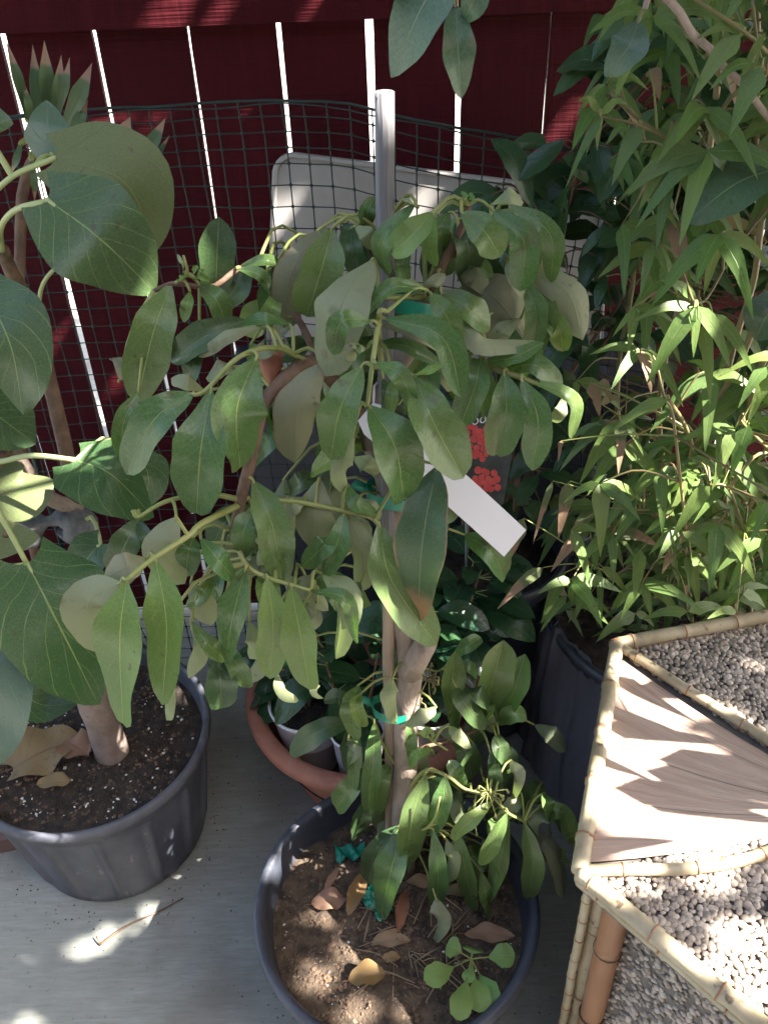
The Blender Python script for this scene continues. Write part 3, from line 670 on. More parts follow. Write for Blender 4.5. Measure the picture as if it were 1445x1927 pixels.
# pebbles
def pebble_mesh(seed):
    rng = random.Random(seed); V = []; F = []
    n, m = 7, 3
    for i in range(m):
        el = -0.5 + i * 0.75
        for j in range(n):
            a = 6.283 * j / n
            V.append(Vector((math.cos(a) * math.cos(el), math.sin(a) * math.cos(el), math.sin(el))) * rng.uniform(0.85, 1.1))
    V.append(Vector((0, 0, 1)))
    for i in range(m - 1):
        for j in range(n): F.append((i * n + j, i * n + (j + 1) % n, (i + 1) * n + (j + 1) % n, (i + 1) * n + j))
    for j in range(n): F.append(((m - 1) * n + j, (m - 1) * n + (j + 1) % n, m * n))
    return V, F
pebs = [pebble_mesh(s) for s in range(6)]
def pebble_tri(a, b, o, zoff, count, seed, nsingle=0, nrm=UP, parent=table):
    rng = random.Random(seed); items = []
    pts = []
    ex = (b - a).normalized(); ey = Vector(nrm).cross(ex)
    tries = 0
    while len(pts) < count and tries < count * 14:
        tries += 1
        r1, r2 = rng.random(), rng.random()
        if r1 + r2 > 1: r1, r2 = 1 - r1, 1 - r2
        p = o + (a - o) * r1 + (b - o) * r2
        if all((p - q).length_squared > 0.0062 ** 2 for q in pts[-900:]): pts.append(p)
    for p in pts:
        s = rng.uniform(0.0028, 0.0062); q = rng.uniform(0, 3.14)
        mat = Matrix((ex, ey, nrm)).transposed() @ Matrix.Rotation(q, 3, 'Z') @ Matrix.Diagonal((s * rng.uniform(1, 1.45), s, s * 0.62))
        items.append((p + Vector(nrm) * zoff, mat, rng.randrange(6), rng.random()))
    def key(it):
        x, y, k = proj(it[0]); return (0 if (0 < x < 1445 and 0 < y < 1927) else 1, k)
    items.sort(key=key)
    for i, (p, mat, kk, rv) in enumerate(items[:nsingle]):
        me = PEB_ME[(kk, rv < 0.55)]
        o_ = bpy.data.objects.new('pebble', me); COL.objects.link(o_); o_.parent = parent
        o_.matrix_parent_inverse = Matrix.Translation(-Vector(parent.location))
        o_.matrix_basis = Matrix.Translation(p) @ mat.to_4x4()
    mb = MB()
    for p, mat, kk, rv in items[nsingle:]:
        b0 = len(mb.V); Vp, Fp = pebs[kk]
        mb.V += [p + mat @ v for v in Vp]; mb.uv += [(0, 0)] * len(Vp)
        mb.F += [tuple(b0 + i for i in f) for f in Fp]; mb.mi += [0 if rv < 0.55 else 1] * len(Fp)
    if mb.V: mb.build('pebble_inlay', ['pebble_a', 'pebble_b'], parent, kind='stuff')
PEB_ME = {}
for kk in range(6):
    for fl in (True, False):
        me = bpy.data.meshes.new('pebble'); me.from_pydata([tuple(v) for v in pebs[kk][0]], [], pebs[kk][1])
        me.materials.append(M['pebble_a' if fl else 'pebble_b']); me.polygons.foreach_set('use_smooth', [True] * len(me.polygons)); PEB_ME[(kk, fl)] = me
pebble_tri(hexv[5], hexv[0], O, -0.012, 1500, 1, 250)
pebble_tri(hexv[1], hexv[2], O, -0.012, 1300, 2, 50)
pebble_tri(hexv[3], hexv[4], O, -0.012, 700, 3, 0)
# side panels, legs
for k in range(6):
    a, b = hexv[k], hexv[(k + 1) % 6]; inn = (O - (a + b) / 2).normalized(); d = (b - a).normalized()
    ins = inn * 0.045
    z0, z1 = 0.10, TH - 0.034
    p = [a + ins + d * 0.045, b + ins - d * 0.045]
    quad = [Vector((p[0].x, p[0].y, z0)), Vector((p[1].x, p[1].y, z0)), Vector((p[1].x, p[1].y, z1)), Vector((p[0].x, p[0].y, z1))]
    quad2 = [q + inn * 0.012 for q in quad]
    mk('side_panel', quad + quad2, [(3, 2, 1, 0), (4, 5, 6, 7), (0, 1, 5, 4), (2, 3, 7, 6), (1, 2, 6, 5), (3, 0, 4, 7)], 'grout', table, smooth=False)
    if k == 5:
        pebble_tri(quad[0], quad[3], quad[1], 0.001, 700, 5, 0, -inn); pebble_tri(quad[2], quad[1], quad[3], 0.001, 700, 6, 0, -inn)
    e = (O - a).normalized()
    base = a + e * 0.05
    for sgn, mt in ((-1, 'bamboo_cane'), (1, 'bamboo_brown')):
        q = base + Vector((-e.y, e.x, 0)) * 0.0175 * -sgn
        cane([Vector((q.x, q.y, 0.0)), Vector((q.x, q.y, TH - 0.03))], 0.0165, 'leg', mt, 0.19, ph=0.03 * k + 0.05, jitter=0.001, sides=14)
    q = a + e * 0.018 + (b - a).normalized() * 0.014
    cane([Vector((q.x, q.y, 0.0)), Vector((q.x, q.y, TH - 0.028))], 0.0065, 'corner_strip', 'bamboo_cane', 0.05, ph=0.02, jitter=0.001)

# ================================================================== plants: shared builder
LEAFN = [0]
def place_leaf(root, skel, b, m, t, wpx, hd, mat='tree_leaf', under=False, kind='oval', fold=0.3, wave=0.02, roll=0.0, tilt=0.35, edge=.06, stalk='green_stem', stalk_r=0.0016, maxstalk=0.16, curl=0.0, arch=0.02, name='leaf', nseg=16):
    """leaf whose stalk end, middle and tip are seen at pixels b, m, t; hd = (base, mid, tip) distances"""
    LEAFN[0] += 1; sd_ = LEAFN[0]; rng = random.Random(sd_ * 7 + 1)
    if not isinstance(hd, tuple): hd = (hd, hd - arch, hd - arch * 0.3)
    pb, pm, pt = P(*b, hd[0]), P(*m, hd[1]), P(*t, hd[2])
    width = wpx * (pm - EYE).dot(_F) / FPX
    n = CAMN(pm) * 0.75 + UP * tilt + Vector((rng.uniform(-.3, .3), rng.uniform(-.2, .2), 0))
    mb = MB()
    mb.leaf([pb, pm, pt], width * 1.0, n, kind, nseg, fold * rng.uniform(0.4, 1.6), wave, under, 0, curl, sd_, 6 if kind == 'heart' else 4, roll, edge=edge)
    if skel is not None and skel.p:
        q = skel.near(pb); d = (pb - q).length
        if d > 0.001:
            T = (pm - pb).normalized()
            c1 = q.lerp(pb, 0.55) + UP * min(0.02, d * 0.22) - T * d * 0.1
            mb.tube(spline([q, c1, pb, pb + T * width * 0.12], 7), (stalk_r * 1.25, stalk_r * 0.75), 5, 1, False)
    o = mb.build(name, [mat, stalk], root)
    return o

# ------------------------------------------------------------------ staked tree
TB = PZ(748, 1640, CSZ)
tree = thing('young_tree', TB, 'young tree with drooping glossy leaves tied to a stake in the round pot', 'tree')
SK = Skeleton()
HT = TB.y
trunk_px = [(758, 1648, HT), (762, 1480, HT + .005), (764, 1330, HT + .01), (770, 1240, HT + .012), (752, 1130, HT + .018), (745, 1000, HT + .02), (728, 900, HT + .03), (700, 815, HT + .04), (722, 730, HT + .05), (775, 640, HT + .05), (800, 560, HT + .045)]
stem('trunk', tree, [P(*q) for q in trunk_px], (0.0195, 0.010), 'bark', SK, 44, 12, 0.003)
mb = MB(); mb.tube([P(770, 1262, HT + .01), P(788, 1232, HT - .004), P(803, 1208, HT - .01)], (0.018, 0.014), 10); mb.build('cut_stub', 'bark', tree)
mb = MB(); mb.tube([P(566, 712, .785), P(520, 720, .80), P(511, 690, .80), P(509, 662, .80)], (.011, .0125), 10); mb.build('cut_stub', 'terracotta', tree)
def twig(pts, r, mat='green_stem', name='twig', wob=0.0008):
    stem(name, tree, [P(*q) for q in pts], r, mat, SK, None, 7, wob)
twig([(708, 820, HT + .04), (600, 690, .82), (545, 705, .77), (495, 770, .74), (468, 880, .71), (452, 950, .70), (440, 1000, .70)], (0.008, 0.005), 'brown_stem', 'branch', 0.002)
twig([(800, 560, HT + .045), (838, 490, .83), (868, 430, .82), (880, 385, .81)], (0.0055, 0.003), 'brown_stem', 'branch')
twig([(775, 640, HT + .05), (735, 560, .86), (705, 470, .85), (740, 400, .84)], (0.005, 0.0025), 'brown_stem', 'branch')
twig([(800, 560, .845), (900, 620, .82), (910, 680, .79), (985, 712, .77), (1010, 722, .765)], (0.0045, 0.0022), 'green_stem')
twig([(838, 490, .83), (930, 440, .84), (985, 500, .85), (1010, 530, .85)], (0.004, 0.002), 'brown_stem')
twig([(722, 730, .85), (712, 600, .74), (730, 585, .74)], (0.003, 0.002))
twig([(712, 600, .74), (700, 690, .70), (691, 765, .69)], (0.0026, 0.0018))
twig([(700, 690, .70), (745, 690, .70), (782, 712, .69)], (0.0026, 0.0016))
twig([(800, 560, .845), (720, 560, .80), (690, 575, .79)], (0.003, 0.002))
twig([(600, 690, .82), (560, 600, .84), (470, 505, .86), (400, 540, .84), (330, 533, .83), (290, 548, .83)], (0.004, 0.002), 'brown_stem')
twig([(330, 533, .83), (352, 515, .82), (346, 480, .82)], (0.002, 0.0012))
twig([(600, 690, .82), (520, 655, .76), (450, 672, .72), (385, 735, .70), (350, 742, .70)], (0.0028, 0.0018))
twig([(452, 950, .70), (380, 985, .66), (355, 1008, .645), (290, 1050, .62), (238, 1092, .60)], (0.0034, 0.0022), 'green_stem')
twig([(355, 1008, .645), (330, 970, .65)], (0.0022, 0.0014))
twig([(452, 940, .70), (385, 930, .70), (310, 945, .69), (262, 972, .68), (250, 960, .68)], (0.003, 0.0016))
twig([(440, 1000, .70), (462, 1060, .67), (500, 1085, .66), (545, 1100, .655), (585, 1112, .65)], (0.003, 0.0018))
twig([(468, 900, .71), (505, 935, .70), (570, 945, .70), (650, 962, .70), (705, 980, .70), (730, 1030, .695)], (0.003, 0.0018))
# low shoots
twig([(770, 1420, .81), (800, 1405, .80), (858, 1390, .83), (900, 1372, .84), (935, 1362, .845)], (0.0035, 0.0018), 'brown_stem')
twig([(765, 1490, .80), (800, 1450, .78), (840, 1460, .75), (875, 1485, .74), (925, 1500, .73), (955, 1530, .72), (985, 1545, .72)], (0.003, 0.0017))
twig([(757, 1530, .80), (790, 1560, .74), (815, 1545, .72), (828, 1500, .72)], (0.0025, 0.0015))
twig([(760, 1400, .81), (790, 1380, .80), (815, 1395, .78), (842, 1412, .78)], (0.0026, 0.0016))
twig([(757, 1460, .805), (720, 1400, .81), (700, 1350, .82), (668, 1358, .83)], (0.0025, 0.0015))
twig([(768, 1300, .82), (790, 1260, .86), (825, 1262, .87), (850, 1240, .88)], (0.0022, 0.0014))

U_ = True
TL = [  # base, mid, tip, width, distance(s), material, underside, extras
 ((702, 486), (640, 580), (612, 708), 116, (.80, .74, .75), 'tree_leaf', U_, {}),
 ((626, 428), (604, 510), (576, 596), 90, .83, 'tree_leaf', 0, {}),
 ((600, 432), (548, 515), (534, 618), 66, .85, 'tree_leaf_brownedge', U_, {'roll': .5}),
 ((585, 445), (522, 535), (504, 600), 54, .87, 'tree_leaf', 0, {}),
 ((640, 420), (690, 470), (735, 530), 70, .88, 'tree_leaf_dark', 0, {}),
 ((782, 382), (722, 450), (728, 518), 48, .81, 'tree_leaf', 0, {'roll': .4}),
 ((815, 398), (775, 442), (736, 478), 58, .79, 'tree_leaf_fresh', 0, {}),
 ((817, 406), (808, 455), (818, 502), 34, .80, 'tree_leaf_fresh', 0, {}),
 ((770, 470), (757, 500), (768, 532), 32, .82, 'tree_leaf', 0, {}),
 ((668, 425), (690, 440), (703, 470), 34, .84, 'tree_leaf_fresh', U_, {}),
 ((708, 370), (692, 395), (688, 425), 34, .86, 'tree_leaf', 0, {}),
 ((868, 398), (912, 436), (942, 484), 66, .78, 'tree_leaf', 0, {}),
 ((925, 393), (985, 455), (978, 548), 62, .80, 'tree_leaf', 0, {}),
 ((955, 383), (1034, 440), (1036, 532), 46, .83, 'tree_leaf', 0, {'roll': .5}),
 ((925, 384), (955, 366), (985, 380), 36, .86, 'tree_leaf_fresh', U_, {}),
 ((940, 395), (968, 402), (988, 425), 26, .85, 'tree_leaf_fresh', U_, {}),
 ((866, 512), (942, 572), (1004, 662), 116, (.86, .84, .86), 'tree_leaf_brownedge', U_, {}),
 ((880, 470), (900, 500), (950, 560), 70, .89, 'tree_leaf_dark', 0, {}),
 ((950, 492), (1062, 545), (1096, 640), 66, (.86, .82, .82), 'tree_leaf', U_, {}),
 ((985, 525), (1008, 585), (1002, 655), 46, .83, 'tree_leaf', 0, {}),
 ((1012, 520), (1034, 590), (1016, 655), 36, .84, 'tree_leaf', 0, {}),
 ((845, 400), (830, 430), (838, 470), 36, .84, 'tree_leaf', 0, {}),
 ((808, 550), (842, 598), (862, 655), 52, .78, 'tree_leaf', 0, {}),
 ((830, 548), (880, 580), (922, 618), 58, .80, 'tree_leaf', 0, {'roll': -.4}),
 ((862, 578), (898, 646), (1024, 646), 40, (.80, .76, .80), 'tree_leaf', U_, {}),
 ((910, 680), (965, 672), (1022, 645), 34, .79, 'tree_leaf', 0, {}),
 ((803, 546), (738, 542), (688, 592), 36, .77, 'tree_leaf', 0, {}),
 ((700, 604), (642, 606), (628, 668), 46, .73, 'tree_leaf', 0, {'roll': .4}),
 ((720, 598), (832, 635), (868, 748), 58, (.74, .72, .72), 'tree_leaf', 0, {'roll': -.3}),
 ((718, 612), (785, 628), (842, 664), 26, .76, 'tree_leaf_brownedge', U_, {}),
 ((705, 650), (760, 650), (835, 690), 28, .78, 'tree_leaf', 0, {}),
 ((690, 655), (665, 655), (668, 680), 34, .73, 'tree_leaf', U_, {}),
 ((682, 686), (640, 770), (622, 866), 80, (.70, .67, .69), 'tree_leaf', 0, {}),
 ((705, 682), (755, 708), (780, 778), 42, .69, 'tree_leaf', 0, {'roll': .4}),
 ((692, 760), (742, 838), (760, 940), 104, (.69, .66, .68), 'tree_leaf', 0, {'kind': 'blunt'}),
 ((782, 710), (816, 795), (872, 900), 92, (.69, .66, .67), 'tree_leaf', 0, {}),
 ((780, 706), (808, 697), (832, 688), 20, .69, 'tree_leaf_fresh', 0, {}),
 ((738, 712), (738, 745), (733, 785), 28, .74, 'tree_leaf', 0, {}),
 ((720, 712), (728, 740), (720, 775), 24, .75, 'tree_leaf_dark', 0, {}),
 ((822, 876), (795, 1020), (786, 1172), 104, (.70, .66, .68), 'tree_leaf_burnt', 0, {'kind': 'ellip'}),
 ((712, 982), (738, 1095), (822, 1214), 92, (.70, .67, .68), 'tree_leaf', 0, {}),
 ((607, 682), (562, 765), (556, 872), 90, (.76, .73, .75), 'tree_leaf_brownedge', U_, {}),
 ((665, 815), (645, 880), (652, 925), 46, .72, 'tree_leaf_fresh', U_, {}),
 ((665, 860), (690, 875), (706, 895), 40, .74, 'tree_leaf_fresh', U_, {}),
 ((655, 915), (668, 945), (712, 965), 34, .71, 'tree_leaf', 0, {}),
 ((322, 533), (287, 632), (258, 758), 88, (.83, .79, .81), 'tree_leaf', 0, {}),
 ((465, 602), (388, 632), (320, 678), 60, .80, 'tree_leaf_dark', 0, {}),
 ((376, 648), (362, 690), (352, 736), 44, .80, 'tree_leaf_dark', 0, {}),
 ((492, 612), (425, 635), (374, 672), 28, .78, 'tree_leaf', U_, {}),
 ((545, 610), (500, 600), (455, 608), 26, .80, 'tree_leaf', 0, {}),
 ((405, 585), (408, 500), (412, 408), 70, .95, 'tree_leaf_dark', 0, {}),
 ((408, 600), (440, 545), (455, 505), 60, .96, 'tree_leaf_dark', 0, {}),
 ((447, 506), (490, 518), (508, 552), 28, .85, 'tree_leaf', 0, {}),
 ((450, 502), (498, 490), (532, 500), 24, .86, 'tree_leaf', 0, {}),
 ((375, 534), (408, 565), (426, 612), 48, .82, 'tree_leaf', 0, {}),
 ((358, 548), (352, 575), (344, 605), 26, .82, 'tree_leaf_fresh', 0, {}),
 ((365, 525), (378, 520), (395, 530), 14, .82, 'tree_leaf_fresh', 0, {}),
 ((362, 522), (366, 508), (372, 500), 10, .82, 'tree_leaf_fresh', 0, {}),
 ((368, 524), (376, 512), (386, 508), 9, .82, 'tree_leaf_fresh', 0, {}),
 ((355, 518), (340, 523), (335, 530), 10, .82, 'tree_leaf_fresh', 0, {}),
 ((346, 512), (342, 495), (334, 478), 8, .82, 'tree_leaf_fresh', U_, {}),
 ((484, 668), (446, 772), (452, 880), 108, (.72, .68, .70), 'tree_leaf', 0, {'kind': 'blunt'}),
 ((398, 730), (378, 850), (370, 966), 104, (.70, .66, .68), 'tree_leaf', 0, {'kind': 'blunt'}),
 ((366, 738), (290, 790), (238, 892), 80, (.70, .68, .70), 'tree_leaf', 0, {}),
 ((262, 735), (232, 800), (232, 870), 44, .78, 'tree_leaf', 0, {}),
 ((225, 715), (218, 690), (240, 672), 46, .86, 'tree_leaf_brownedge', U_, {}),
 ((520, 650), (500, 655), (478, 660), 40, .79, 'tree_leaf', U_, {}),
 ((440, 690), (415, 688), (388, 712), 44, .77, 'tree_leaf', U_, {}),
 ((385, 735), (352, 718), (322, 712), 34, .76, 'tree_leaf', U_, {}),
 ((476, 903), (512, 985), (532, 1094), 70, (.70, .67, .68), 'tree_leaf', 0, {}),
 ((461, 1052), (458, 1005), (474, 962), 48, .69, 'tree_leaf', 0, {}),
 ((240, 1088), (226, 1205), (232, 1362), 112, (.60, .575, .60), 'tree_leaf_fresh', 0, {'kind': 'blunt'}),
 ((293, 1052), (314, 1175), (306, 1326), 90, (.62, .59, .61), 'tree_leaf_fresh', 0, {}),
 ((228, 1095), (166, 1140), (206, 1230), 100, (.61, .62, .66), 'tree_leaf', U_, {}),
 ((278, 1052), (240, 1066), (196, 1090), 62, .64, 'tree_leaf_brownedge', U_, {}),
 ((332, 972), (308, 1030), (348, 1098), 82, .68, 'tree_leaf', U_, {}),
 ((365, 1010), (355, 1040), (350, 1085), 50, .69, 'tree_leaf', 0, {}),
 ((463, 1068), (440, 1155), (424, 1244), 72, .66, 'tree_leaf', 0, {}),
 ((360, 1170), (395, 1215), (425, 1242), 34, .67, 'tree_leaf', 0, {}),
 ((502, 1084), (514, 1175), (508, 1278), 62, .655, 'tree_leaf_fresh', 0, {}),
 ((548, 1102), (566, 1200), (584, 1298), 74, .65, 'tree_leaf_fresh', 0, {}),
 ((606, 1078), (648, 1120), (632, 1240), 64, (.69, .66, .67), 'tree_leaf_fresh', U_, {'roll': .4}),
 ((585, 1112), (652, 1130), (672, 1212), 32, .655, 'tree_leaf', 0, {}),
 ((572, 936), (548, 940), (530, 968), 58, .72, 'tree_leaf', U_, {}),
 ((602, 900), (590, 968), (598, 1040), 76, .72, 'tree_leaf', U_, {}),
 ((652, 962), (682, 1040), (672, 1112), 62, .72, 'tree_leaf', U_, {}),
 ((650, 948), (630, 985), (618, 1028), 46, .73, 'tree_leaf', U_, {}),
 ((648, 965), (632, 1030), (600, 1084), 52, .70, 'tree_leaf', 0, {}),
 ((668, 945), (692, 955), (712, 980), 36, .73, 'tree_leaf', U_, {}),
 ((362, 1178), (380, 1220), (355, 1276), 34, .70, 'tree_leaf_fresh', U_, {}),
 ((412, 1225), (415, 1280), (418, 1332), 62, .72, 'tree_leaf_dark', 0, {}),
 ((425, 1215), (445, 1250), (470, 1295), 40, .72, 'tree_leaf', 0, {}),
 ((292, 1240), (310, 1310), (314, 1356), 42, .64, 'tree_leaf_fresh', U_, {}),
 ((520, 1265), (530, 1300), (562, 1318), 26, .68, 'tree_leaf_fresh', U_, {}),
 ((580, 1270), (595, 1300), (604, 1312), 24, .68, 'tree_leaf_fresh', U_, {}),
 ((470, 1170), (478, 1210), (470, 1240), 36, .70, 'tree_leaf_fresh', U_, {}),
 ((378, 1012), (412, 1055), (442, 1088), 50, .67, 'tree_leaf', 0, {}),
 ((360, 1092), (380, 1136), (398, 1178), 54, .70, 'tree_leaf', U_, {}),
 ((400, 1085), (380, 1120), (350, 1140), 36, .69, 'tree_leaf', 0, {}),
 ((262, 975), (236, 1025), (212, 1082), 60, .70, 'tree_leaf_dark', 0, {}),
 ((258, 978), (280, 1020), (292, 1046), 36, .70, 'tree_leaf_dark', 0, {}),
 ((480, 1010), (500, 1030), (485, 1065), 40, .72, 'tree_leaf', U_, {}),
 ((540, 1080), (560, 1110), (590, 1085), 42, .73, 'tree_leaf', U_, {}),
 ((580, 1130), (590, 1160), (575, 1185), 36, .74, 'tree_leaf', U_, {}),
 ((905, 672), (893, 730), (866, 800), 60, .78, 'tree_leaf', 0, {}),
 ((948, 698), (952, 772), (934, 856), 74, (.77, .75, .77), 'tree_leaf', 0, {'kind': 'blunt'}),
 ((980, 713), (1012, 790), (1000, 886), 58, .76, 'tree_leaf', 0, {}),
 ((952, 694), (1010, 688), (1058, 732), 42, .79, 'tree_leaf', 0, {}),
 ((988, 712), (1078, 752), (1074, 826), 34, .77, 'tree_leaf_fresh', 0, {}),
 ((1062, 745), (1055, 775), (1034, 792), 28, .80, 'tree_leaf', U_, {}),
 ((862, 660), (875, 690), (870, 735), 40, .80, 'tree_leaf', 0, {}),
 ((880, 385), (878, 372), (868, 360), 10, .81, 'tree_leaf_fresh', 0, {}),
 ((880, 385), (888, 376), (884, 362), 10, .81, 'tree_leaf_fresh', 0, {}),
 ((786, 390), (770, 376), (752, 372), 12, .82, 'tree_leaf_fresh', U_, {}),
 ((800, 555), (812, 535), (838, 515), 26, .82, 'tree_leaf', U_, {}),
 # low shoots
 ((802, 1452), (775, 1545), (766, 1628), 60, .755, 'tree_leaf', 0, {}),
 ((760, 1552), (735, 1640), (716, 1728), 66, (.77, .72, .72), 'tree_leaf', 0, {}),
 ((752, 1552), (712, 1605), (692, 1660), 52, .77, 'tree_leaf_dark', 0, {}),
 ((838, 1458), (832, 1512), (808, 1572), 42, .75, 'tree_leaf', 0, {}),
 ((926, 1508), (885, 1545), (848, 1578), 32, .725, 'tree_leaf_fresh', 0, {}),
 ((955, 1528), (930, 1580), (904, 1628), 32, .715, 'tree_leaf_fresh', 0, {}),
 ((957, 1540), (938, 1632), (916, 1700), 46, .73, 'tree_leaf', 0, {}),
 ((985, 1545), (1002, 1622), (994, 1694), 44, .73, 'tree_leaf', 0, {}),
 ((990, 1540), (1055, 1528), (1078, 1590), 34, .75, 'tree_leaf', 0, {}),
 ((985, 1548), (1045, 1610), (1060, 1690), 40, .74, 'tree_leaf_brownedge', U_, {}),
 ((815, 1560), (824, 1640), (820, 1712), 40, .73, 'tree_leaf', 0, {}),
 ((840, 1580), (850, 1620), (838, 1660), 34, .74, 'tree_leaf_fresh', U_, {}),
 ((860, 1560), (876, 1640), (892, 1716), 40, .74, 'tree_leaf', 0, {}),
 ((905, 1640), (915, 1690), (922, 1745), 34, .73, 'tree_leaf', 0, {}),
 ((820, 1690), (826, 1730), (815, 1765), 44, .70, 'tree_leaf', U_, {}),
 ((855, 1390), (850, 1305), (856, 1225), 48, .86, 'tree_leaf', 0, {}),
 ((898, 1370), (926, 1282), (948, 1204), 70, .86, 'tree_leaf', 0, {}),
 ((936, 1362), (966, 1300), (988, 1230), 48, .86, 'tree_leaf', 0, {}),
 ((858, 1394), (880, 1425), (888, 1466), 52, .83, 'tree_leaf_dark', 0, {}),
 ((768, 1352), (776, 1400), (772, 1440), 28, .80, 'tree_leaf', 0, {}),
 ((815, 1392), (808, 1380), (792, 1378), 22, .785, 'tree_leaf_fresh', 0, {}),
 ((812, 1412), (785, 1420), (772, 1444), 20, .785, 'tree_leaf_fresh', 0, {}),
 ((922, 1415), (928, 1450), (918, 1480), 30, .80, 'tree_leaf', 0, {}),
 ((935, 1365), (960, 1345), (990, 1345), 36, .85, 'tree_leaf', 0, {}),
 ((880, 1480), (862, 1460), (845, 1430), 32, .78, 'tree_leaf', 0, {}),
 ((850, 1250), (880, 1255), (898, 1275), 26, .88, 'tree_leaf', 0, {}),
 ((850, 1240), (880, 1215), (905, 1200), 30, .89, 'tree_leaf', 0, {}),
 ((668, 1356), (602, 1376), (544, 1420), 48, .83, 'tree_leaf_dark', 0, {}),
 ((672, 1366), (668, 1430), (662, 1498), 32, .82, 'tree_leaf', 0, {}),
 ((704, 1358), (702, 1440), (690, 1534), 38, .81, 'tree_leaf', 0, {}),
 ((692, 1440), (655, 1490), (632, 1522), 46, .83, 'tree_leaf', 0, {}),
 ((700, 1500), (680, 1540), (668, 1580), 40, .82, 'tree_leaf_dark', 0, {}),
 ((665, 1345), (640, 1312), (610, 1318), 30, .84, 'tree_leaf_dark', 0, {}),
 ((735, 1440), (715, 1470), (705, 1540), 40, .81, 'tree_leaf', 0, {}),
]
for b, m, t, wp_, hd, mat, un, kw in TL:
    place_leaf(tree, SK, b, m, t, wp_, hd, mat, bool(un), **kw)
rng = random.Random(91)
for (x0, x1, y0, y1, h0, h1, n_) in ((520, 1040, 400, 640, .84, .97, 44), (470, 900, 640, 1020, .78, .95, 50), (400, 680, 980, 1230, .70, .85, 26), (640, 1010, 1270, 1640, .78, .88, 34), (880, 1060, 1420, 1640, .74, .84, 14)):
    for k in range(n_):
        bx, by = rng.uniform(x0, x1), rng.uniform(y0, y1); a = rng.uniform(-1.2, 1.2); Lp = rng.uniform(75, 135) * (.85 if y0 > 1200 else 1)
        h = rng.uniform(h0, h1); tx, ty = bx + Lp * math.sin(a) * .8, by + Lp * math.cos(a) * .9
        if ty > 1700 or (ty > 1190 and by < 1200): continue
        if 830 < tx < 1000 and 800 < ty < 1060: continue
        if 700 < tx < 745 and ty < 470: continue
        rv = rng.random()
        place_leaf(tree, SK, (bx, by), ((bx + tx) / 2 + rng.uniform(-14, 14), (by + ty) / 2 - 8), (tx, ty), Lp * rng.uniform(.36, .52), (h, h - .03, h + rng.uniform(-.03, .03)), 'tree_leaf_dark' if rv < .3 else 'tree_leaf_fresh' if rv > .8 else 'tree_leaf', rng.random() < .3, roll=rng.uniform(-.6, .6), fold=.35)
# unopened flower sprays on the low shoots
def spray(name, pts, hd, n, spread, mat):
    rng = random.Random(len(name) + n); mb = MB(); c = P(*pts, hd); q = SK.near(c)
    mb.tube([q, q.lerp(c, .5) + UP * .004, c], 0.0012, 5)
    for k in range(n):
        a = c + Vector((rng.uniform(-1, 1), rng.uniform(-1, 1), rng.uniform(-1, .7))) * spread
        mb.tube([c, a], 0.0008, 4); mb.tube([a, a - UP * rng.uniform(.006, .012) + Vector((rng.uniform(-.003, .003), 0, 0))], (0.0011, 0.0022), 5)
    mb.build(name, mat, tree)
spray('flower_spray', (918, 1490), .73, 16, .024, 'green_stem')
spray('flower_spray', (806, 1275), .84, 14, .018, 'live_cane')
spray('flower_spray', (775, 1310), .82, 12, .018, 'live_cane')
spray('flower_spray', (890, 1530), .73, 8, .02, 'green_stem')

# stake and ties
sb = PZ(736, 1640, CSZ - 0.02); st = P(722, 172, HT + 0.01)
stake = thing('wooden_stake', sb, 'upright split wooden stake with bleached grey top beside the trunk', 'stake')
cc = [sb.lerp(st, i / 30) for i in range(31)]
mb = MB(); k0 = 17
mb.tube([p + noise.noise_vector(p * 9) * .0015 for p in cc[:k0 + 1]], 0.0085, 9); mb.build('lower_shaft', 'stake', stake)
mb = MB(); up = [p + noise.noise_vector(p * 9) * .0015 for p in cc[k0:]]
mb.tube(up, 0.0087, 9, cap=False)
n9 = len(mb.V); d = (up[-1] - up[-2]).normalized()
ringo = mb.V[-9:]; ctr = up[-1]
b0 = len(mb.V)
for kk, dz in ((0.55, 0.0), (0.5, -0.02)):
    for v in ringo: mb.V.append(ctr + (v - ctr) * kk + d * dz); mb.uv.append((0, 0))
for j in range(9):
    j2 = (j + 1) % 9
    mb.F.append((b0 - 9 + j, b0 - 9 + j2, b0 + j2, b0 + j)); mb.mi.append(0)
    mb.F.append((b0 + j, b0 + j2, b0 + 9 + j2, b0 + 9 + j)); mb.mi.append(0)
mb.F.append(tuple(b0 + 9 + j for j in range(9))); mb.mi.append(0)
mb.build('weathered_top', 'stake_grey', stake)
def tie(px, py, hd, lab, rx=0.026, ry=0.02, tilt=0.25, wd=0.008):
    c = P(px, py, hd); t = thing('tie_tape', c, lab, 'tape', 'green tape ties on the trunk'); mb = MB(); n = 28
    for i in range(n):
        a = 6.283 * i / n; p = Vector((math.cos(a) * rx, math.sin(a) * ry, -math.cos(a) * rx * tilt))
        for dz in (-wd, wd): mb.V.append(c + p + UP * (dz + 0.0015 * math.sin(a * 3))); mb.uv.append((0, 0))
    for i in range(n):
        j = (i + 1) % n; mb.F.append((2 * i, 2 * j, 2 * j + 1, 2 * i + 1)); mb.mi.append(0)
    mb.build('band', 'tape', t)
    mb = MB(); q = c + Vector((-rx, 0.004, 0.004)); mb.box(q + Vector((-.006, .004, .004)), (.010, .001, .006), rot=Matrix.Rotation(.6, 3, 'Y')); mb.build('loose_end', 'tape', t)
tie(737, 1334, HT + .006, 'green tape tie low on the trunk above the soil')
tie(736, 932, HT + .022, 'green tape tie high on the trunk behind the leaves', 0.028)
tie(762, 565, HT + .03, 'green tape tie at the top of the trunk, mostly hidden by leaves', 0.03)

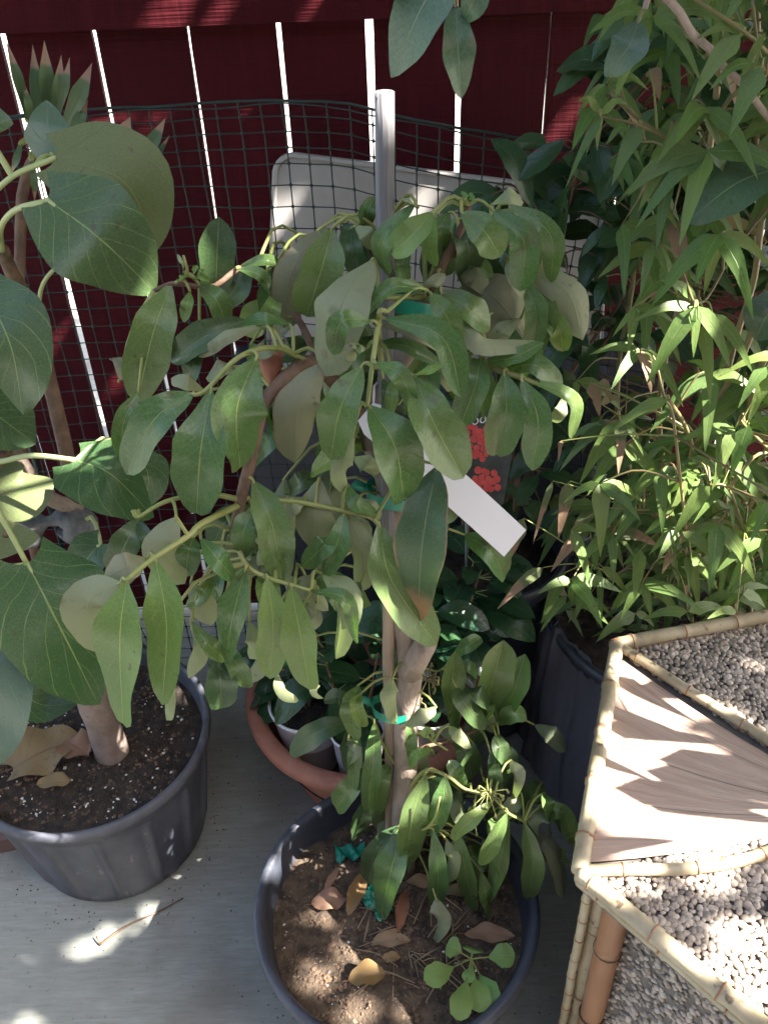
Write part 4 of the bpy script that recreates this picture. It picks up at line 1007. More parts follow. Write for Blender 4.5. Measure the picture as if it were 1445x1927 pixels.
# white tag
tg0, tg1 = P(688, 775, .79), P(968, 1022, .74)
tagt = thing('plant_tag', tg1, 'blank long white plastic plant tag hanging slantwise from the trunk', 'tag')
d = (tg1 - tg0); L = d.length; d.normalize(); nn = (CAMN(tg1) + UP * .2).normalized(); s_ = d.cross(nn).normalized(); nn = s_.cross(d)
mb = MB(); nn_ = 16
for i in range(nn_ + 1):
    f = i / nn_; wd = 0.0185 if f > .06 else 0.012
    for sgn in (-1, 1):
        for th in (0, -0.0012):
            mb.V.append(tg0 + d * L * f + s_ * sgn * wd + nn * (th + 0.012 * math.sin(f * 3.0))); mb.uv.append((0, 0))
for i in range(nn_):
    a = i * 4; b = a + 4
    for q in ((0, 2), (2, 3), (3, 1), (1, 0)): mb.F.append((a + q[0], a + q[1], b + q[1], b + q[0])); mb.mi.append(0)
mb.F += [(0, 1, 3, 2), (nn_ * 4 + 2, nn_ * 4 + 3, nn_ * 4 + 1, nn_ * 4)]; mb.mi += [0, 0]
mb.build('strip', 'paper_white', tagt, smooth=False)
mb = MB(); q = SK.near(tg0); mb.tube([tg0 + d * .01, tg0.lerp(q, .5) + UP * .01, q], .0012, 5); mb.build('tie_string', 'paper_white', tagt)

# berry label card
cb = P(892, 852, 1.20); cardt = thing('berry_label', cb, 'printed plant label with clusters of red berries stuck in the tall black pot', 'label')
nn = (CAMN(cb)).normalized(); ex = (Vector((1, 0, 0)) - nn * nn.x).normalized(); ex = Matrix.Rotation(R(-12), 3, nn) @ ex; ey = nn.cross(ex)
W2, H2 = 0.060, 0.075
mb = MB(); mb.box((0, 0, 0), (W2, H2, 0.0006)); mb.V = [cb + ex * v.x + ey * v.y + nn * v.z for v in mb.V]; mb.build('card', 'card', cardt, smooth=False)
mb = MB(); mb.tube([cb - ey * H2 * .9 - nn * .002, Vector((cb.x, cb.y + .03, .40))], .003, 6); mb.build('label_stick', 'print_grey', cardt)
def discs(items, z, mat, name):
    mb = MB()
    for x, y, r_ in items:
        b0 = len(mb.V)
        for j in range(10): mb.V.append(cb + ex * (x + r_ * math.cos(j * .628)) + ey * (y + r_ * math.sin(j * .628)) + nn * z); mb.uv.append((0, 0))
        mb.F.append(tuple(range(b0, b0 + 10))); mb.mi.append(0); z += 0.00001
    mb.build(name, mat, cardt, smooth=False)
rng = random.Random(4); its = []
for cx_, cy_, sx, sy in ((-.010, .014, .040, .030), (.024, -.042, .024, .022)):
    gx_ = -sx
    while gx_ <= sx:
        gy_ = -sy
        while gy_ <= sy:
            if (gx_ / sx) ** 2 + (gy_ / sy) ** 2 < 1: its.append((cx_ + gx_ + rng.uniform(-.003, .003), cy_ + gy_ + rng.uniform(-.003, .003), rng.uniform(.0046, .0064)))
            gy_ += .0088
        gx_ += .0088
discs(its, .0009, 'red_print', 'berry_print')
def text_mesh(body, size, pos, rotz, parent, mat):
    cu = bpy.data.curves.new('lettering', 'FONT'); cu.body = body; cu.size = size; cu.shear = .3; cu.resolution_u = 4
    o = bpy.data.objects.new('lettering', cu); COL.objects.link(o)
    me = bpy.data.meshes.new_from_object(o.evaluated_get(bpy.context.evaluated_depsgraph_get())); bpy.data.objects.remove(o)
    q = Matrix.Rotation(rotz, 3, 'Z'); V = []
    for v in me.vertices:
        l = q @ v.co; V.append(cb + ex * (l.x + pos[0]) + ey * (l.y + pos[1]) + nn * .0012)
    mk('lettering', V, [tuple(p.vertices) for p in me.polygons], mat, parent, smooth=False)
text_mesh('Yo', .022, (-.046, .050), R(8), cardt, 'print_white')
text_mesh('ooe', .022, (-.012, .042), R(22), cardt, 'print_white')

# ------------------------------------------------------------------ fig plant on the left
FB = PZ(212, 1415, LSZ)
fig = thing('fig_plant', FB, 'potted fig plant with large heart-shaped veined leaves and thick trunk', 'plant')
FK = Skeleton()
def fstem(pts, r, mat='fig_bark', name='branch', wob=.002, sides=9):
    stem(name, fig, [P(*q) if not isinstance(q, Vector) else q for q in pts], r, mat, FK, None, sides, wob)
hF = FB.y
fstem([FB - UP * .012, (196, 1365, hF), (172, 1300, hF + .005), (160, 1200, hF + .01), (155, 1090, hF + .01)], lambda t: 0.031 - 0.008 * t, 'fig_bark', 'trunk', .003, 14)
fstem([(155, 1090, hF + .01), (160, 1010, hF + .03), (140, 920, hF + .05), (112, 790, hF + .06), (88, 690, hF + .07), (60, 590, hF + .06), (22, 510, hF + .03), (5, 470, hF)], (0.013, 0.008), 'brown_stem')
fstem([(150, 960, hF + .04), (85, 930, hF + .02), (20, 840, hF), (-40, 780, hF - .02)], (0.012, 0.009), 'fig_bark')
fstem([(20, 840, hF), (-20, 900, hF - .06), (-60, 980, hF - .1)], (0.008, 0.006), 'brown_stem')
fstem([(40, 900, hF - .02), (30, 960, hF - .05), (10, 1010, hF - .1)], (0.006, 0.004), 'brown_stem')
mb = MB(); c = P(122, 985, hF + .03)
mb.tube(spline([c + Vector((-.07, 0, -.01)), c + Vector((-.03, 0, .005)), c + Vector((.012, 0, .004)), c + Vector((.02, .01, -.05))], 14), lambda t: .02 + .012 * math.sin(t * 9 + 1), 10)
mb.V = [v + noise.noise_vector(v * 50) * .006 for v in mb.V]; mb.build('knotty_stump', 'rock', fig)
def petiole(pts, r=.0036):
    stem('petiole', fig, [P(*q) for q in pts], (r, r * .85), 'pale_stem', FK, None, 8)
petiole([(5, 472, hF), (2, 430, hF - .05), (30, 395, hF - .08), (90, 378, hF - .1)])
petiole([(5, 475, hF), (-30, 400, hF - .02), (20, 335, hF - .04), (105, 297, hF - .06)])
petiole([(-40, 780, hF - .02), (-20, 865, hF - .06), (60, 857, hF - .08), (145, 866, hF - .1)], .004)
petiole([(-60, 980, hF - .1), (-30, 930, hF - .13), (10, 985, hF - .15), (52, 1062, hF - .17)], .004)
petiole([(88, 690, hF + .07), (75, 560, hF + .02), (110, 500, hF), (150, 490, hF)], .0028)
FL = [
 ((90, 376), (192, 452), (294, 552), 198, (hF - .1, hF - .14, hF - .10), 'fig_leaf', 0, {'fold': .1}),
 ((105, 297), (236, 345), (292, 474), 186, (hF - .06, hF - .07, hF - .04), 'fig_leaf', U_, {'fold': .05}),
 ((-22, 556), (22, 655), (44, 782), 176, (hF - .08, hF - .12, hF - .1), 'fig_leaf', 0, {'wave': .04}),
 ((145, 866), (208, 892), (290, 972), 176, (hF - .1, hF - .13, hF - .09), 'fig_leaf', 0, {'fold': .08, 'wave': .01}),
 ((52, 1060), (108, 1170), (186, 1326), 236, (hF - .17, hF - .22, hF - .2), 'fig_leaf', 0, {'fold': .08}),
 ((-70, 1170), (-20, 1290), (2, 1440), 170, (hF - .2, hF - .26, hF - .24), 'fig_leaf_blue', 0, {}),
 ((20, 1280), (75, 1325), (150, 1322), 76, (hF - .12, hF - .12, hF - .12), 'fig_leaf', 0, {}),
 ((-50, 880), (30, 930), (104, 905), 118, (hF - .02, hF - .05, hF - .03), 'fig_leaf', U_, {}),
 ((-70, 960), (-10, 1010), (75, 1010), 90, (hF - .1, hF - .1, hF - .1), 'fig_leaf', U_, {}),
 ((-30, 760), (20, 800), (68, 835), 110, (hF - .01, hF - .01, hF), 'fig_leaf', 0, {}),
 ((98, 296), (92, 245), (88, 188), 86, (hF - .02, hF, hF + .01), 'fig_leaf_blue', 0, {}),
 ((-50, 215), (-15, 228), (26, 232), 70, (hF - .02, hF - .03, hF - .03), 'fig_leaf', 0, {}),
 ((60, 560), (20, 600), (-15, 640), 90, (hF + .05, hF + .05, hF + .05), 'fig_leaf', 0, {}),
 ((190, 1020), (160, 1060), (140, 1120), 90, (hF - .04, hF - .05, hF - .05), 'fig_leaf', 0, {}),
 ((265, 860), (280, 900), (270, 960), 80, (hF - .02, hF - .03, hF - .02), 'fig_leaf', 0, {}),
]
for b, m, t, wp_, hd, mat, un, kw in FL:
    k = dict(kind='heart', stalk='pale_stem', stalk_r=.003, wave=.02, nseg=18, fold=.12, edge=.03); k.update(kw)
    place_leaf(fig, FK, b, m, t, wp_, hd, mat, bool(un), **k)

# ------------------------------------------------------------------ blunt-bladed plant behind the fig
SB = Vector((P(-60, 640, 1.22).x, 1.24, 0))
spot = thing('plant_pot', SB, 'small black pot hidden in shade behind the fig plant', 'pot')
mb = MB(); mb.lathe(SB, [(0, .002), (.09, .002), (.12, .24), (.128, .242), (.128, .26), (.12, .262), (.1, .2), (0, .2)], 40); mb.build('wall', 'black_plastic', spot)
suc = thing('blade_plant', SB + UP * .2, 'upright plant with thick blunt blades ending in dry brown tips', 'plant')
BK = Skeleton()
stem('stem', suc, [SB + UP * .19, SB + Vector((-.02, 0, .6)), P(40, 420, 1.22), P(105, 250, 1.22)], (.009, .007), 'brown_stem', BK, 24, 8, .003)
stem('stem', suc, [P(100, 300, 1.22), P(190, 300, 1.22), P(262, 300, 1.21)], (.008, .005), 'brown_stem', BK, 10, 8, .003)
for b, t, wd in (((52, 225), (12, 76), 22), ((70, 232), (62, 84), 24), ((86, 222), (84, 76), 30), ((100, 228), (116, 104), 24), ((108, 222), (132, 108), 20), ((122, 240), (174, 118), 32), ((128, 268), (166, 188), 24),
                 ((205, 300), (246, 220), 40), ((262, 310), (312, 222), 26), ((278, 318), (320, 254), 13), ((60, 245), (44, 150), 16), ((140, 272), (164, 244), 14), ((60, 300), (66, 380), 14), ((40, 270), (20, 330), 14)):
    place_leaf(suc, BK, b, ((b[0] + t[0]) / 2 + 2, (b[1] + t[1]) / 2), t, wd, 1.2, 'blade', kind='blade', fold=.3, wave=0, stalk='green_stem', stalk_r=.004)

# ------------------------------------------------------------------ small glossy plants in the white pots
def leaf3d(mb, base, dirv, L, W, nrm, kind='ellip', droop=.25, mi=0, nseg=8, fold=.15, wave=.02, seed=0, flip=False, cross=4):
    d = Vector(dirv).normalized(); mid = base + d * L * .52 + UP * droop * L * .12; tip = base + d * L - UP * droop * L
    mb.leaf([base, mid, tip], W, nrm, kind, nseg, fold, wave, flip, mi, 0, seed, cross)
pp = [('glossy_seedling', 'dark glossy-leaved plant in the white pot next to the bare terracotta rim', 32, (0.085, .16), 51), ('glossy_seedling', 'taller dark glossy-leaved plant in the white pot behind the staked trunk', 80, (0.17, .34), 52), ('glossy_seedling', 'short dark glossy-leaved plant in the smallest white pot', 30, (0.12, .26), 53)]
for (nm, lab, n_, (sp, ht), sd_), c in zip(pp, white_spots):
    t = thing(nm, c, lab, 'plant', 'glossy plants in the white pots'); rng = random.Random(sd_)
    sk = []
    for k in range(3):
        a = rng.uniform(0, 6.28); pts = spline([c - UP * .006, c + Vector((math.cos(a) * sp * .3, math.sin(a) * sp * .3, ht * .5)), c + Vector((math.cos(a) * sp * .5, math.sin(a) * sp * .5, ht))], 10)
        mb = MB(); mb.tube(pts, (.0035, .0016), 6); mb.build('stem', 'brown_stem', t); sk += pts[2:]
    for k in range(n_):
        b = rng.choice(sk); a = rng.uniform(0, 6.28); dv = Vector((math.cos(a), math.sin(a), rng.uniform(-.25, .5)))
        if dv.y < -.3 and sd_ == 51: dv.y = -dv.y
        L = rng.uniform(.055, .105); mb = MB(); b2 = b + dv * .02
        mb.tube([b, b2 + dv * .004], .0011, 4, 1, False)
        leaf3d(mb, b2, dv, L, L * rng.uniform(.48, .6), UP + Vector((rng.uniform(-.3, .3), rng.uniform(-.5, 0), 0)), 'ellip', rng.uniform(.1, .5), seed=k, wave=.03)
        mb.build('leaf', ['pot_leaf', 'green_stem'], t)

# ------------------------------------------------------------------ dark shrub in the tall black pot
shrub = thing('evergreen_shrub', b_loc + UP * .41, 'loose dark evergreen shrub growing in the tall black pot before the fence', 'shrub')
HK = Skeleton(); rng = random.Random(21)
for k in range(9):
    px, py = rng.uniform(900, 1290), rng.uniform(230, 620); e = P(px, py, rng.uniform(1.28, 1.40))
    b = b_loc + Vector((rng.uniform(-.05, .05), rng.uniform(-.05, .05), .40))
    stem('stem', shrub, [b, b.lerp(e, .5) + Vector((0, .02, .06)), e], (.006, .002), 'brown_stem', HK, 18, 6, .004)
zones = [(1360, 1500, 150, 900, 70), (900, 1250, 250, 650, 125), (860, 1120, 640, 980, 55), (1150, 1445, 0, 420, 75)]
for x0, x1, y0, y1, n_ in zones:
    for k in range(n_):
        px, py = rng.uniform(x0, x1), rng.uniform(y0, y1)
        if px < 1130 and py < 470 and py > 330 and px > 1060 and rng.random() < .7: continue
        if px < 905 and py < 430: continue
        p = P(px, py, rng.uniform(1.24, 1.38)); a = rng.uniform(0, 6.28)
        dv = Vector((math.cos(a), math.sin(a) * .5 - .2, rng.uniform(-1.0, .3))).normalized(); L = rng.uniform(.045, .10)
        q = HK.near(p); mb = MB()
        mb.tube(spline([q, q.lerp(p, .5) + UP * .01, p], 6), (.0016, .001), 4, 1, False)
        leaf3d(mb, p, dv, L, L * rng.uniform(.36, .5), CAMN(p) * .6 + UP * .7 + Vector((rng.uniform(-.6, .6), 0, rng.uniform(-.3, .3))), 'ellip', rng.uniform(0, .4), seed=k)
        mb.build('leaf', ['shrub_leaf', 'brown_stem'], shrub)

# openings in the foliage above through which the sun reaches its patches
def sunplane(p): # coordinates across the sun's direction
    ex_ = Vector((0, 1, 0)).cross(SUN_TO).normalized(); ey_ = SUN_TO.cross(ex_)
    return p.dot(ex_), p.dot(ey_)
openings = []
def opening(p, r): a, b = sunplane(p); openings.append((a, b, r, p.dot(SUN_TO)))
for px, py, r_ in ((1175, 1262, .018), (1230, 1335, .018), (1180, 1395, .030), (1145, 1470, .028), (1200, 1488, .032), (1262, 1482, .020), (1312, 1415, .021), (1275, 1402, .014), (1225, 1562, .018), (1275, 1556, .016), (1330, 1328, .011), (1112, 1665, .012), (1130, 1690, .010), (1375, 1575, .018), (1425, 1545, .022), (1340, 1625, .02), (1440, 1840, .03), (1420, 1765, .018), (1395, 1252, .013), (1428, 1338, .015), (1272, 1800, .010), (1205, 1645, .010)):
    opening(PZ(px, py, TH), r_ * 1.2)
for px, py, r_ in ((45, 1808, .012), (165, 1785, .009), (110, 1880, .009), (150, 1895, .006), (340, 1695, .007), (60, 1925, .010), (285, 1720, .008), (205, 1760, .009)):
    opening(PZ(px, py, 0), r_)
for px, py, r_ in ((625, 1555, .011), (605, 1610, .009), (630, 1830, .012), (645, 1705, .007), (700, 1910, .012), (510, 1640, .008), (548, 1527, .008)):
    opening(PZ(px, py, CSZ + .03), r_)
for px, py, hd, r_ in ((345, 800, .67, .014), (200, 790, hF - .1, .03), (765, 1440, HT, .012), (640, 1200, .66, .014), (1400, 720, .93, .03), (1400, 870, .93, .035), (1310, 960, .93, .02), (1400, 1040, .92, .025), (1250, 630, .92, .02), (700, 1390, .81, .015), (940, 1560, .715, .015), (1075, 770, .77, .014),
                       (575, 345, WY, .012), (340, 18, FY - .045, .007), (352, 6, FY - .045, .005), (412, 18, FY - .045, .006), (425, 5, FY - .045, .004), (300, 28, FY - .045, .004), (588, 12, FY - .045, .004), (240, 690, FY, .008), (100, 650, FY, .006), (1060, 250, FY, .014), (830, 355, WY, .012), (50, 900, hF - .02, .014)):
    opening(P(px, py, hd), r_)
def blocks(p, pad):
    a, b = sunplane(p); d = p.dot(SUN_TO)
    return any(d > z + .12 and (a - x) ** 2 + (b - y) ** 2 < (r_ + pad) ** 2 for x, y, r_, z in openings)
# ------------------------------------------------------------------ bamboo clump
bam = thing('bamboo_clump', g_loc + UP * .36, 'dense potted bamboo clump with narrow pointed green leaves and tan canes', 'bamboo')
GK = Skeleton(); rng = random.Random(33)
cane_px = [((1240, 1090, 1.13), (1290, 900, 1.10), (1400, 660, 1.05), (1480, 430, 1.0), (1540, 150, .95)),
           ((1270, 1080, 1.18), (1360, 800, 1.15), (1420, 500, 1.12), (1462, 150, 1.1), (1480, -150, 1.08)),
           ((1180, 1060, 1.2), (1240, 800, 1.2), (1290, 520, 1.2), (1345, 200, 1.2), (1360, -120, 1.2)),
           ((1310, 1080, 1.15), (1400, 820, 1.05), (1500, 560, .97), (1620, 250, .9)),
           ((1350, 1080, 1.3), (1400, 700, 1.3), (1420, 330, 1.3), (1425, -100, 1.3)),
           ((1150, 1070, 1.25), (1165, 800, 1.28), (1190, 520, 1.3), (1210, 200, 1.32)),
           ((1400, 1060, 1.2), (1500, 760, 1.1), (1600, 400, 1.05), (1680, 0, 1.0)),
           ((1250, 1080, 1.25), (1310, 700, 1.3), (1330, 400, 1.35), (1330, 100, 1.38)),
           ((1215, 1085, 1.13), (1262, 930, 1.05), (1300, 840, 1.0), (1258, 750, .93))]
for k, pts in enumerate(cane_px):
    pp_ = [P(*q) for q in pts]; pp_[0].z = max(pp_[0].z, .33)
    pp_ = [Vector((g_loc.x + rng.uniform(-.13, .13), g_loc.y + rng.uniform(-.15, .05), .35))] + pp_[1:]
    o = cane(pp_, .0045 if k < 8 else .0028, 'cane', 'live_cane', .17, bam, .002, .03 * k, 8)
    GK.add(spline(pp_, 40))
def btwig(pts, r=.0022):
    c = spline([P(*q) for q in pts], 12); q = GK.near(c[0]); mb = MB()
    mb.tube(spline([q, q.lerp(c[0], .5) + UP * .02, c[0]], 6)[:-1] + c, (r * 1.2, r * .7), 5); mb.build('branch', 'live_cane', bam); GK.add(c)
btwig([(1445, 100, .93), (1400, 60, .92), (1310, 0, .92), (1290, -20, .92)]); btwig([(1440, 140, .93), (1425, 90, .93), (1415, 0, .93)])
btwig([(1300, 300, .98), (1260, 265, .97), (1200, 235, .96), (1130, 218, .96)]); btwig([(1260, 265, .97), (1190, 215, .97), (1150, 175, .97)])
btwig([(1420, 420, 1.0), (1370, 490, .98), (1330, 560, .95), (1305, 572, .93)]); btwig([(1290, 1000, .95), (1270, 820, .9), (1262, 770, .9), (1250, 752, .89)])
btwig([(1400, 1000, .95), (1370, 920, .93), (1335, 912, .93)]); btwig([(1260, 1060, 1.05), (1240, 970, 1.0), (1195, 958, .99)])
btwig([(1450, 850, .95), (1400, 800, .93), (1395, 790, .93)]); btwig([(1150, 1090, 1.08), (1135, 1075, 1.05), (1115, 1065, 1.04)])
BL = [((1392, 66), (1300, 190), 44, .92), ((1415, 118), (1334, 170), 28, .92), ((1432, 128), (1371, 258), 48, .92), ((1408, 62), (1308, 74), 26, .93), ((1206, 238), (1150, 350), 38, .96), ((1182, 242), (1139, 274), 20, .96),
      ((1308, 212), (1200, 398), 48, .96), ((1132, 222), (1062, 358), 18, .96), ((1132, 215), (1182, 198), 18, .96), ((1126, 212), (1084, 192), 16, .96), ((1310, 288), (1350, 398), 34, .98), ((1400, 150), (1440, 60), 26, .93),
      ((1305, 576), (1188, 606), 24, .93), ((1308, 578), (1216, 724), 42, .92), ((1306, 578), (1304, 674), 26, .92), ((1312, 576), (1374, 695), 34, .92), ((1322, 610), (1336, 762), 28, .93), ((1312, 566), (1228, 530), 24, .94), ((1340, 590), (1415, 700), 30, .94),
      ((1258, 750), (1146, 815), 28, .89), ((1335, 912), (1262, 1016), 34, .93), ((1196, 958), (1158, 1018), 30, .99), ((1200, 958), (1275, 970), 26, 1.0), ((1432, 1014), (1346, 1078), 28, .92), ((1442, 690), (1388, 768), 28, .93), ((1450, 700), (1405, 800), 30, .93),
      ((1408, 798), (1372, 902), 34, .93), ((1380, 868), (1428, 954), 32, .94), ((1062, 1078), (1018, 1175), 28, 1.02), ((1112, 1070), (1082, 1165), 30, 1.02), ((1126, 1068), (1130, 1182), 16, 1.02), ((1132, 1066), (1184, 1126), 20, 1.03), ((1122, 1008), (1118, 1075), 26, 1.04), ((1205, 1035), (1192, 1134), 28, 1.0),
      ((1440, 985), (1365, 1120), 30, .95), ((1300, 1050), (1350, 1110), 24, .95), ((1420, 1080), (1370, 1120), 22, .93), ((1385, 1150), (1330, 1165), 22, .9)]
DRYL = [((1108, 988), (1036, 1076), 30, 1.04, 'bamboo_leaf_dry'), ((1072, 905), (1050, 1015), 30, 1.04, 'bamboo_leaf_dry'), ((1022, 1068), (936, 1146), 26, 1.02, 'bamboo_leaf_dry'), ((1130, 945), (1125, 1000), 18, 1.06, 'straw_leaf'), ((1040, 905), (1002, 1025), 14, 1.04, 'bamboo_leaf_dry'), ((985, 975), (944, 1080), 34, 1.04, 'bamboo_leaf_dry'),
        ((1300, 985), (1278, 1022), 22, .96, 'straw_leaf'), ((1265, 1042), (1245, 1080), 20, .98, 'straw_leaf'), ((1110, 720), (1128, 785), 30, 1.1, 'straw_leaf'), ((1125, 720), (1150, 755), 26, 1.1, 'straw_leaf'), ((1240, 500), (1225, 600), 20, 1.1, 'bamboo_leaf_dry'), ((1055, 830), (1050, 870), 12, .95, 'straw_leaf'), ((1222, 130), (1240, 190), 34, 1.1, 'straw_leaf'), ((1130, 760), (1170, 755), 18, 1.1, 'straw_leaf')]
cand = []     # (score, base, dir, L, W, nrm, mat, droop)
def bleaf(b, t, wd, hd, mat):
    pb, pt = P(*b, hd), P(*t, hd - .02); pm = pb.lerp(pt, .5) + UP * .008
    W = wd * (pm - EYE).dot(_F) / FPX; n = CAMN(pm) * .8 + UP * .4 + Vector((rng.uniform(-.3, .3), 0, 0))
    q = GK.near(pb)
    return [pb, pm, pt], W, n, mat, q
singles = [bleaf(b, t, w_, h_, 'bamboo_leaf') for b, t, w_, h_ in BL] + [bleaf(*x) for x in DRYL]
def ok_leaf(pts):
    for p in pts:
        x, y, k = proj(p)
        if k < .55: return False
        if 1085 < x < 1700 and y > 1190 - (x - 1160) * .16 and (p.y < 1.02 or y > 1215): return False
        if x < 1000 + max(0, (620 - y)) * .18: return False
        if 1020 < x < 1150 and 350 < y < 640 and random.random() < .75: return False
        if y > 1215: return False
    return True
rnd = []
ncl = 0; tries = 0
while ncl < 460 and tries < 7000:
    tries += 1
    px = 1090 + 640 * rng.random() ** .8 - 60; py = rng.uniform(-260, 1165); hd = rng.uniform(.93, 1.42)
    if ncl % 3 == 0: py = rng.uniform(880, 1185); px = rng.uniform(1060, 1500)
    if ncl > 330: hd = rng.uniform(1.25, 1.5); px = rng.uniform(1150, 1600)
    if px < 1180 and rng.random() < .45: continue
    c = P(px, py, hd); q = GK.near(c)
    if (q - c).length > (.38 if ncl <= 330 else .6): continue
    ncl += 1
    a0 = rng.uniform(0, 6.28); n_ = rng.randint(3, 6); used = False
    for k in range(n_):
        a = a0 + k * 6.28 / n_ + rng.uniform(-.5, .5)
        dv = Vector((math.cos(a) * .8, math.sin(a) * .5 - .15, rng.uniform(-1.1, .05))).normalized(); L = rng.uniform(.045, .095)
        pm = c + dv * L * .5 + UP * L * .07; pt = c + dv * L - UP * L * .12
        if not ok_leaf((c, pm, pt)) or blocks(pm, .03): continue
        n = CAMN(c) * .75 + UP * .45 + Vector((rng.uniform(-.5, .5), rng.uniform(-.3, .2), 0))
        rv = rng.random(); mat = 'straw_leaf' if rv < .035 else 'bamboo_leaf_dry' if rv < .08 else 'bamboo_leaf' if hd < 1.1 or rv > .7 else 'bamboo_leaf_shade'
        rnd.append(([c, pm, pt], L * rng.uniform(.2, .3), n, mat, None)); used = True
    if used:
        mb = MB(); mb.tube(spline([q, q.lerp(c, .55) + UP * .02, c], 7), (.0018, .001), 4); mb.build('branch', 'live_cane', bam)
def score(l):
    x, y, k = proj(l[0][1]); inside = 0 < x < 1445 and 0 < y < 1927
    return -(l[1] * (l[0][0] - l[0][2]).length / k ** 2) if inside else 0
for px, py, k_, ang, L in ((1190, 1345, .42, .5, .13), (1260, 1380, .45, .2, .14), (1240, 1310, .40, .9, .11), (1330, 1300, .46, .1, .15), (1150, 1430, .44, .6, .10), (1320, 1500, .5, .15, .17), (1380, 1480, .52, .3, .17), (1180, 1590, .45, -.2, .12), (1400, 1440, .5, .1, .17), (1350, 1520, .55, .25, .16)):  # leaves added out of view to cast leaf shadows on the table
    c = PZ(px, py, TH) + SUN_TO * k_; dv = Vector((math.cos(ang), -math.sin(ang), -.35)).normalized()
    rnd.append(([c - dv * L * .5, c + UP * .01, c + dv * L * .5], L * .26, SUN_TO + UP * .3, 'bamboo_leaf', None))
    q = GK.near(c - dv * L * .5); mb = MB(); mb.tube(spline([q, q.lerp(c, .5) + UP * .03, c - dv * L * .5], 8), (.002, .001), 4); mb.build('branch', 'live_cane', bam)
rnd.sort(key=score)
ns = 300 - len(singles)
def one(l, mb, sd_):
    pts, W, n, mat, q = l
    mb.leaf(pts, W, n, 'lance', 7, .12, .01, False, 0, 0, sd_, 2)
    if q is not None:
        mb.tube(spline([q, q.lerp(pts[0], .5) + UP * .006, pts[0]], 5), (.0014, .0008), 4, 1, False)
for i, l in enumerate(singles + rnd[:ns]):
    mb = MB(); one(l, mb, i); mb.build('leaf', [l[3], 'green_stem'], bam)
by = {}
for i, l in enumerate(rnd[ns:]): by.setdefault(l[3], []).append(l)
mats = sorted(by); mb = MB()
for mi_, k in enumerate(mats):
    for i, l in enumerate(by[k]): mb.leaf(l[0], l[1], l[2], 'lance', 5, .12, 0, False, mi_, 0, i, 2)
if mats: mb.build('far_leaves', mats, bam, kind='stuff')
# broad leaves of another branch among the bamboo
# ------------------------------------------------------------------ overhead shade tree
sh_base = Vector((2.9, -1.0, 0)); rng = random.Random(5)
shade = thing('shade_tree', sh_base, 'broad-leaved tree overhead whose twigs hang in above the fence', 'tree')
SKT = Skeleton()
def sstem(pts, r, name='limb', n=20): stem(name, shade, pts, r, 'bark', SKT, n, 8, .006)
sstem([sh_base, sh_base + Vector((-.05, .1, 1.2)), Vector((2.6, -.6, 2.3))], (.11, .07), 'trunk')
sstem([Vector((2.6, -.6, 2.3)), Vector((2.0, -.3, 2.9)), Vector((1.3, .1, 3.1)), Vector((.7, .3, 3.1))], (.06, .02))
sstem([Vector((2.6, -.6, 2.3)), Vector((2.3, .3, 2.9)), Vector((2.0, 1.0, 3.0))], (.055, .02))
sstem([Vector((2.6, -.6, 2.3)), Vector((2.9, -.3, 2.9)), Vector((3.1, .5, 3.1))], (.05, .02))
sstem([Vector((2.0, -.3, 2.9)), Vector((1.6, -.8, 3.0)), Vector((1.0, -.9, 3.0))], (.035, .015))
sstem([Vector((1.3, .1, 3.1)), Vector((.6, .5, 2.5)), Vector((.25, .62, 1.95)), P(860, -60, .68)], (.016, .004))
sstem([Vector((.25, .62, 1.95)), P(1100, -160, .85), P(1210, -40, .9), P(1205, 20, .9)], (.006, .0025))
sstem([P(1210, -40, .9), P(1470, 250, .95), P(1475, 310, .95)], (.004, .0025))
for b, m, t, wd, hd in (((842, -60), (790, 20), (735, 146), 118, .66), ((858, 10), (862, 90), (868, 186), 62, .68), ((905, -70), (895, -10), (868, 46), 60, .68), ((1200, 40), (1182, 88), (1136, 144), 70, .9), ((1470, 315), (1385, 345), (1288, 420), 120, .96), ((800, -90), (700, -60), (640, -120), 90, .66), ((1480, 560), (1445, 590), (1420, 640), 80, 1.0)):
    place_leaf(shade, SKT, b, m, t, wd, hd, 'big_shade_leaf', kind='ellip', fold=.2, wave=.02, stalk='live_cane', stalk_r=.0018)
# crown: leaves through a broad volume on the sunny side, with the openings that let the sun patches through
SDIR_A = [sunplane(P(x, y, h)) for x, y, h in ((-150, 0, 1.75), (1500, 0, 1.75), (1600, 1927, .4), (-150, 1927, .5), (-200, 900, 1.2), (1500, 1000, 1.5))]
a0_, a1_ = min(a for a, b in SDIR_A) - .15, max(a for a, b in SDIR_A) + .25
b0_, b1_ = min(b for a, b in SDIR_A) - .15, max(b for a, b in SDIR_A) + .15
ex_ = Vector((0, 1, 0)).cross(SUN_TO).normalized(); ey_ = SUN_TO.cross(ex_)
mb = MB()
def crown_leaf(c, L, k, nrm):
    if not try_leaf(c, L, k, nrm) and L > .1:      # smaller leaves fill in round the openings
        for j in range(7):
            try_leaf(c + Vector((rng.uniform(-1, 1), rng.uniform(-1, 1), rng.uniform(-.5, .5))) * L * .5, rng.uniform(.045, .075), k, nrm)
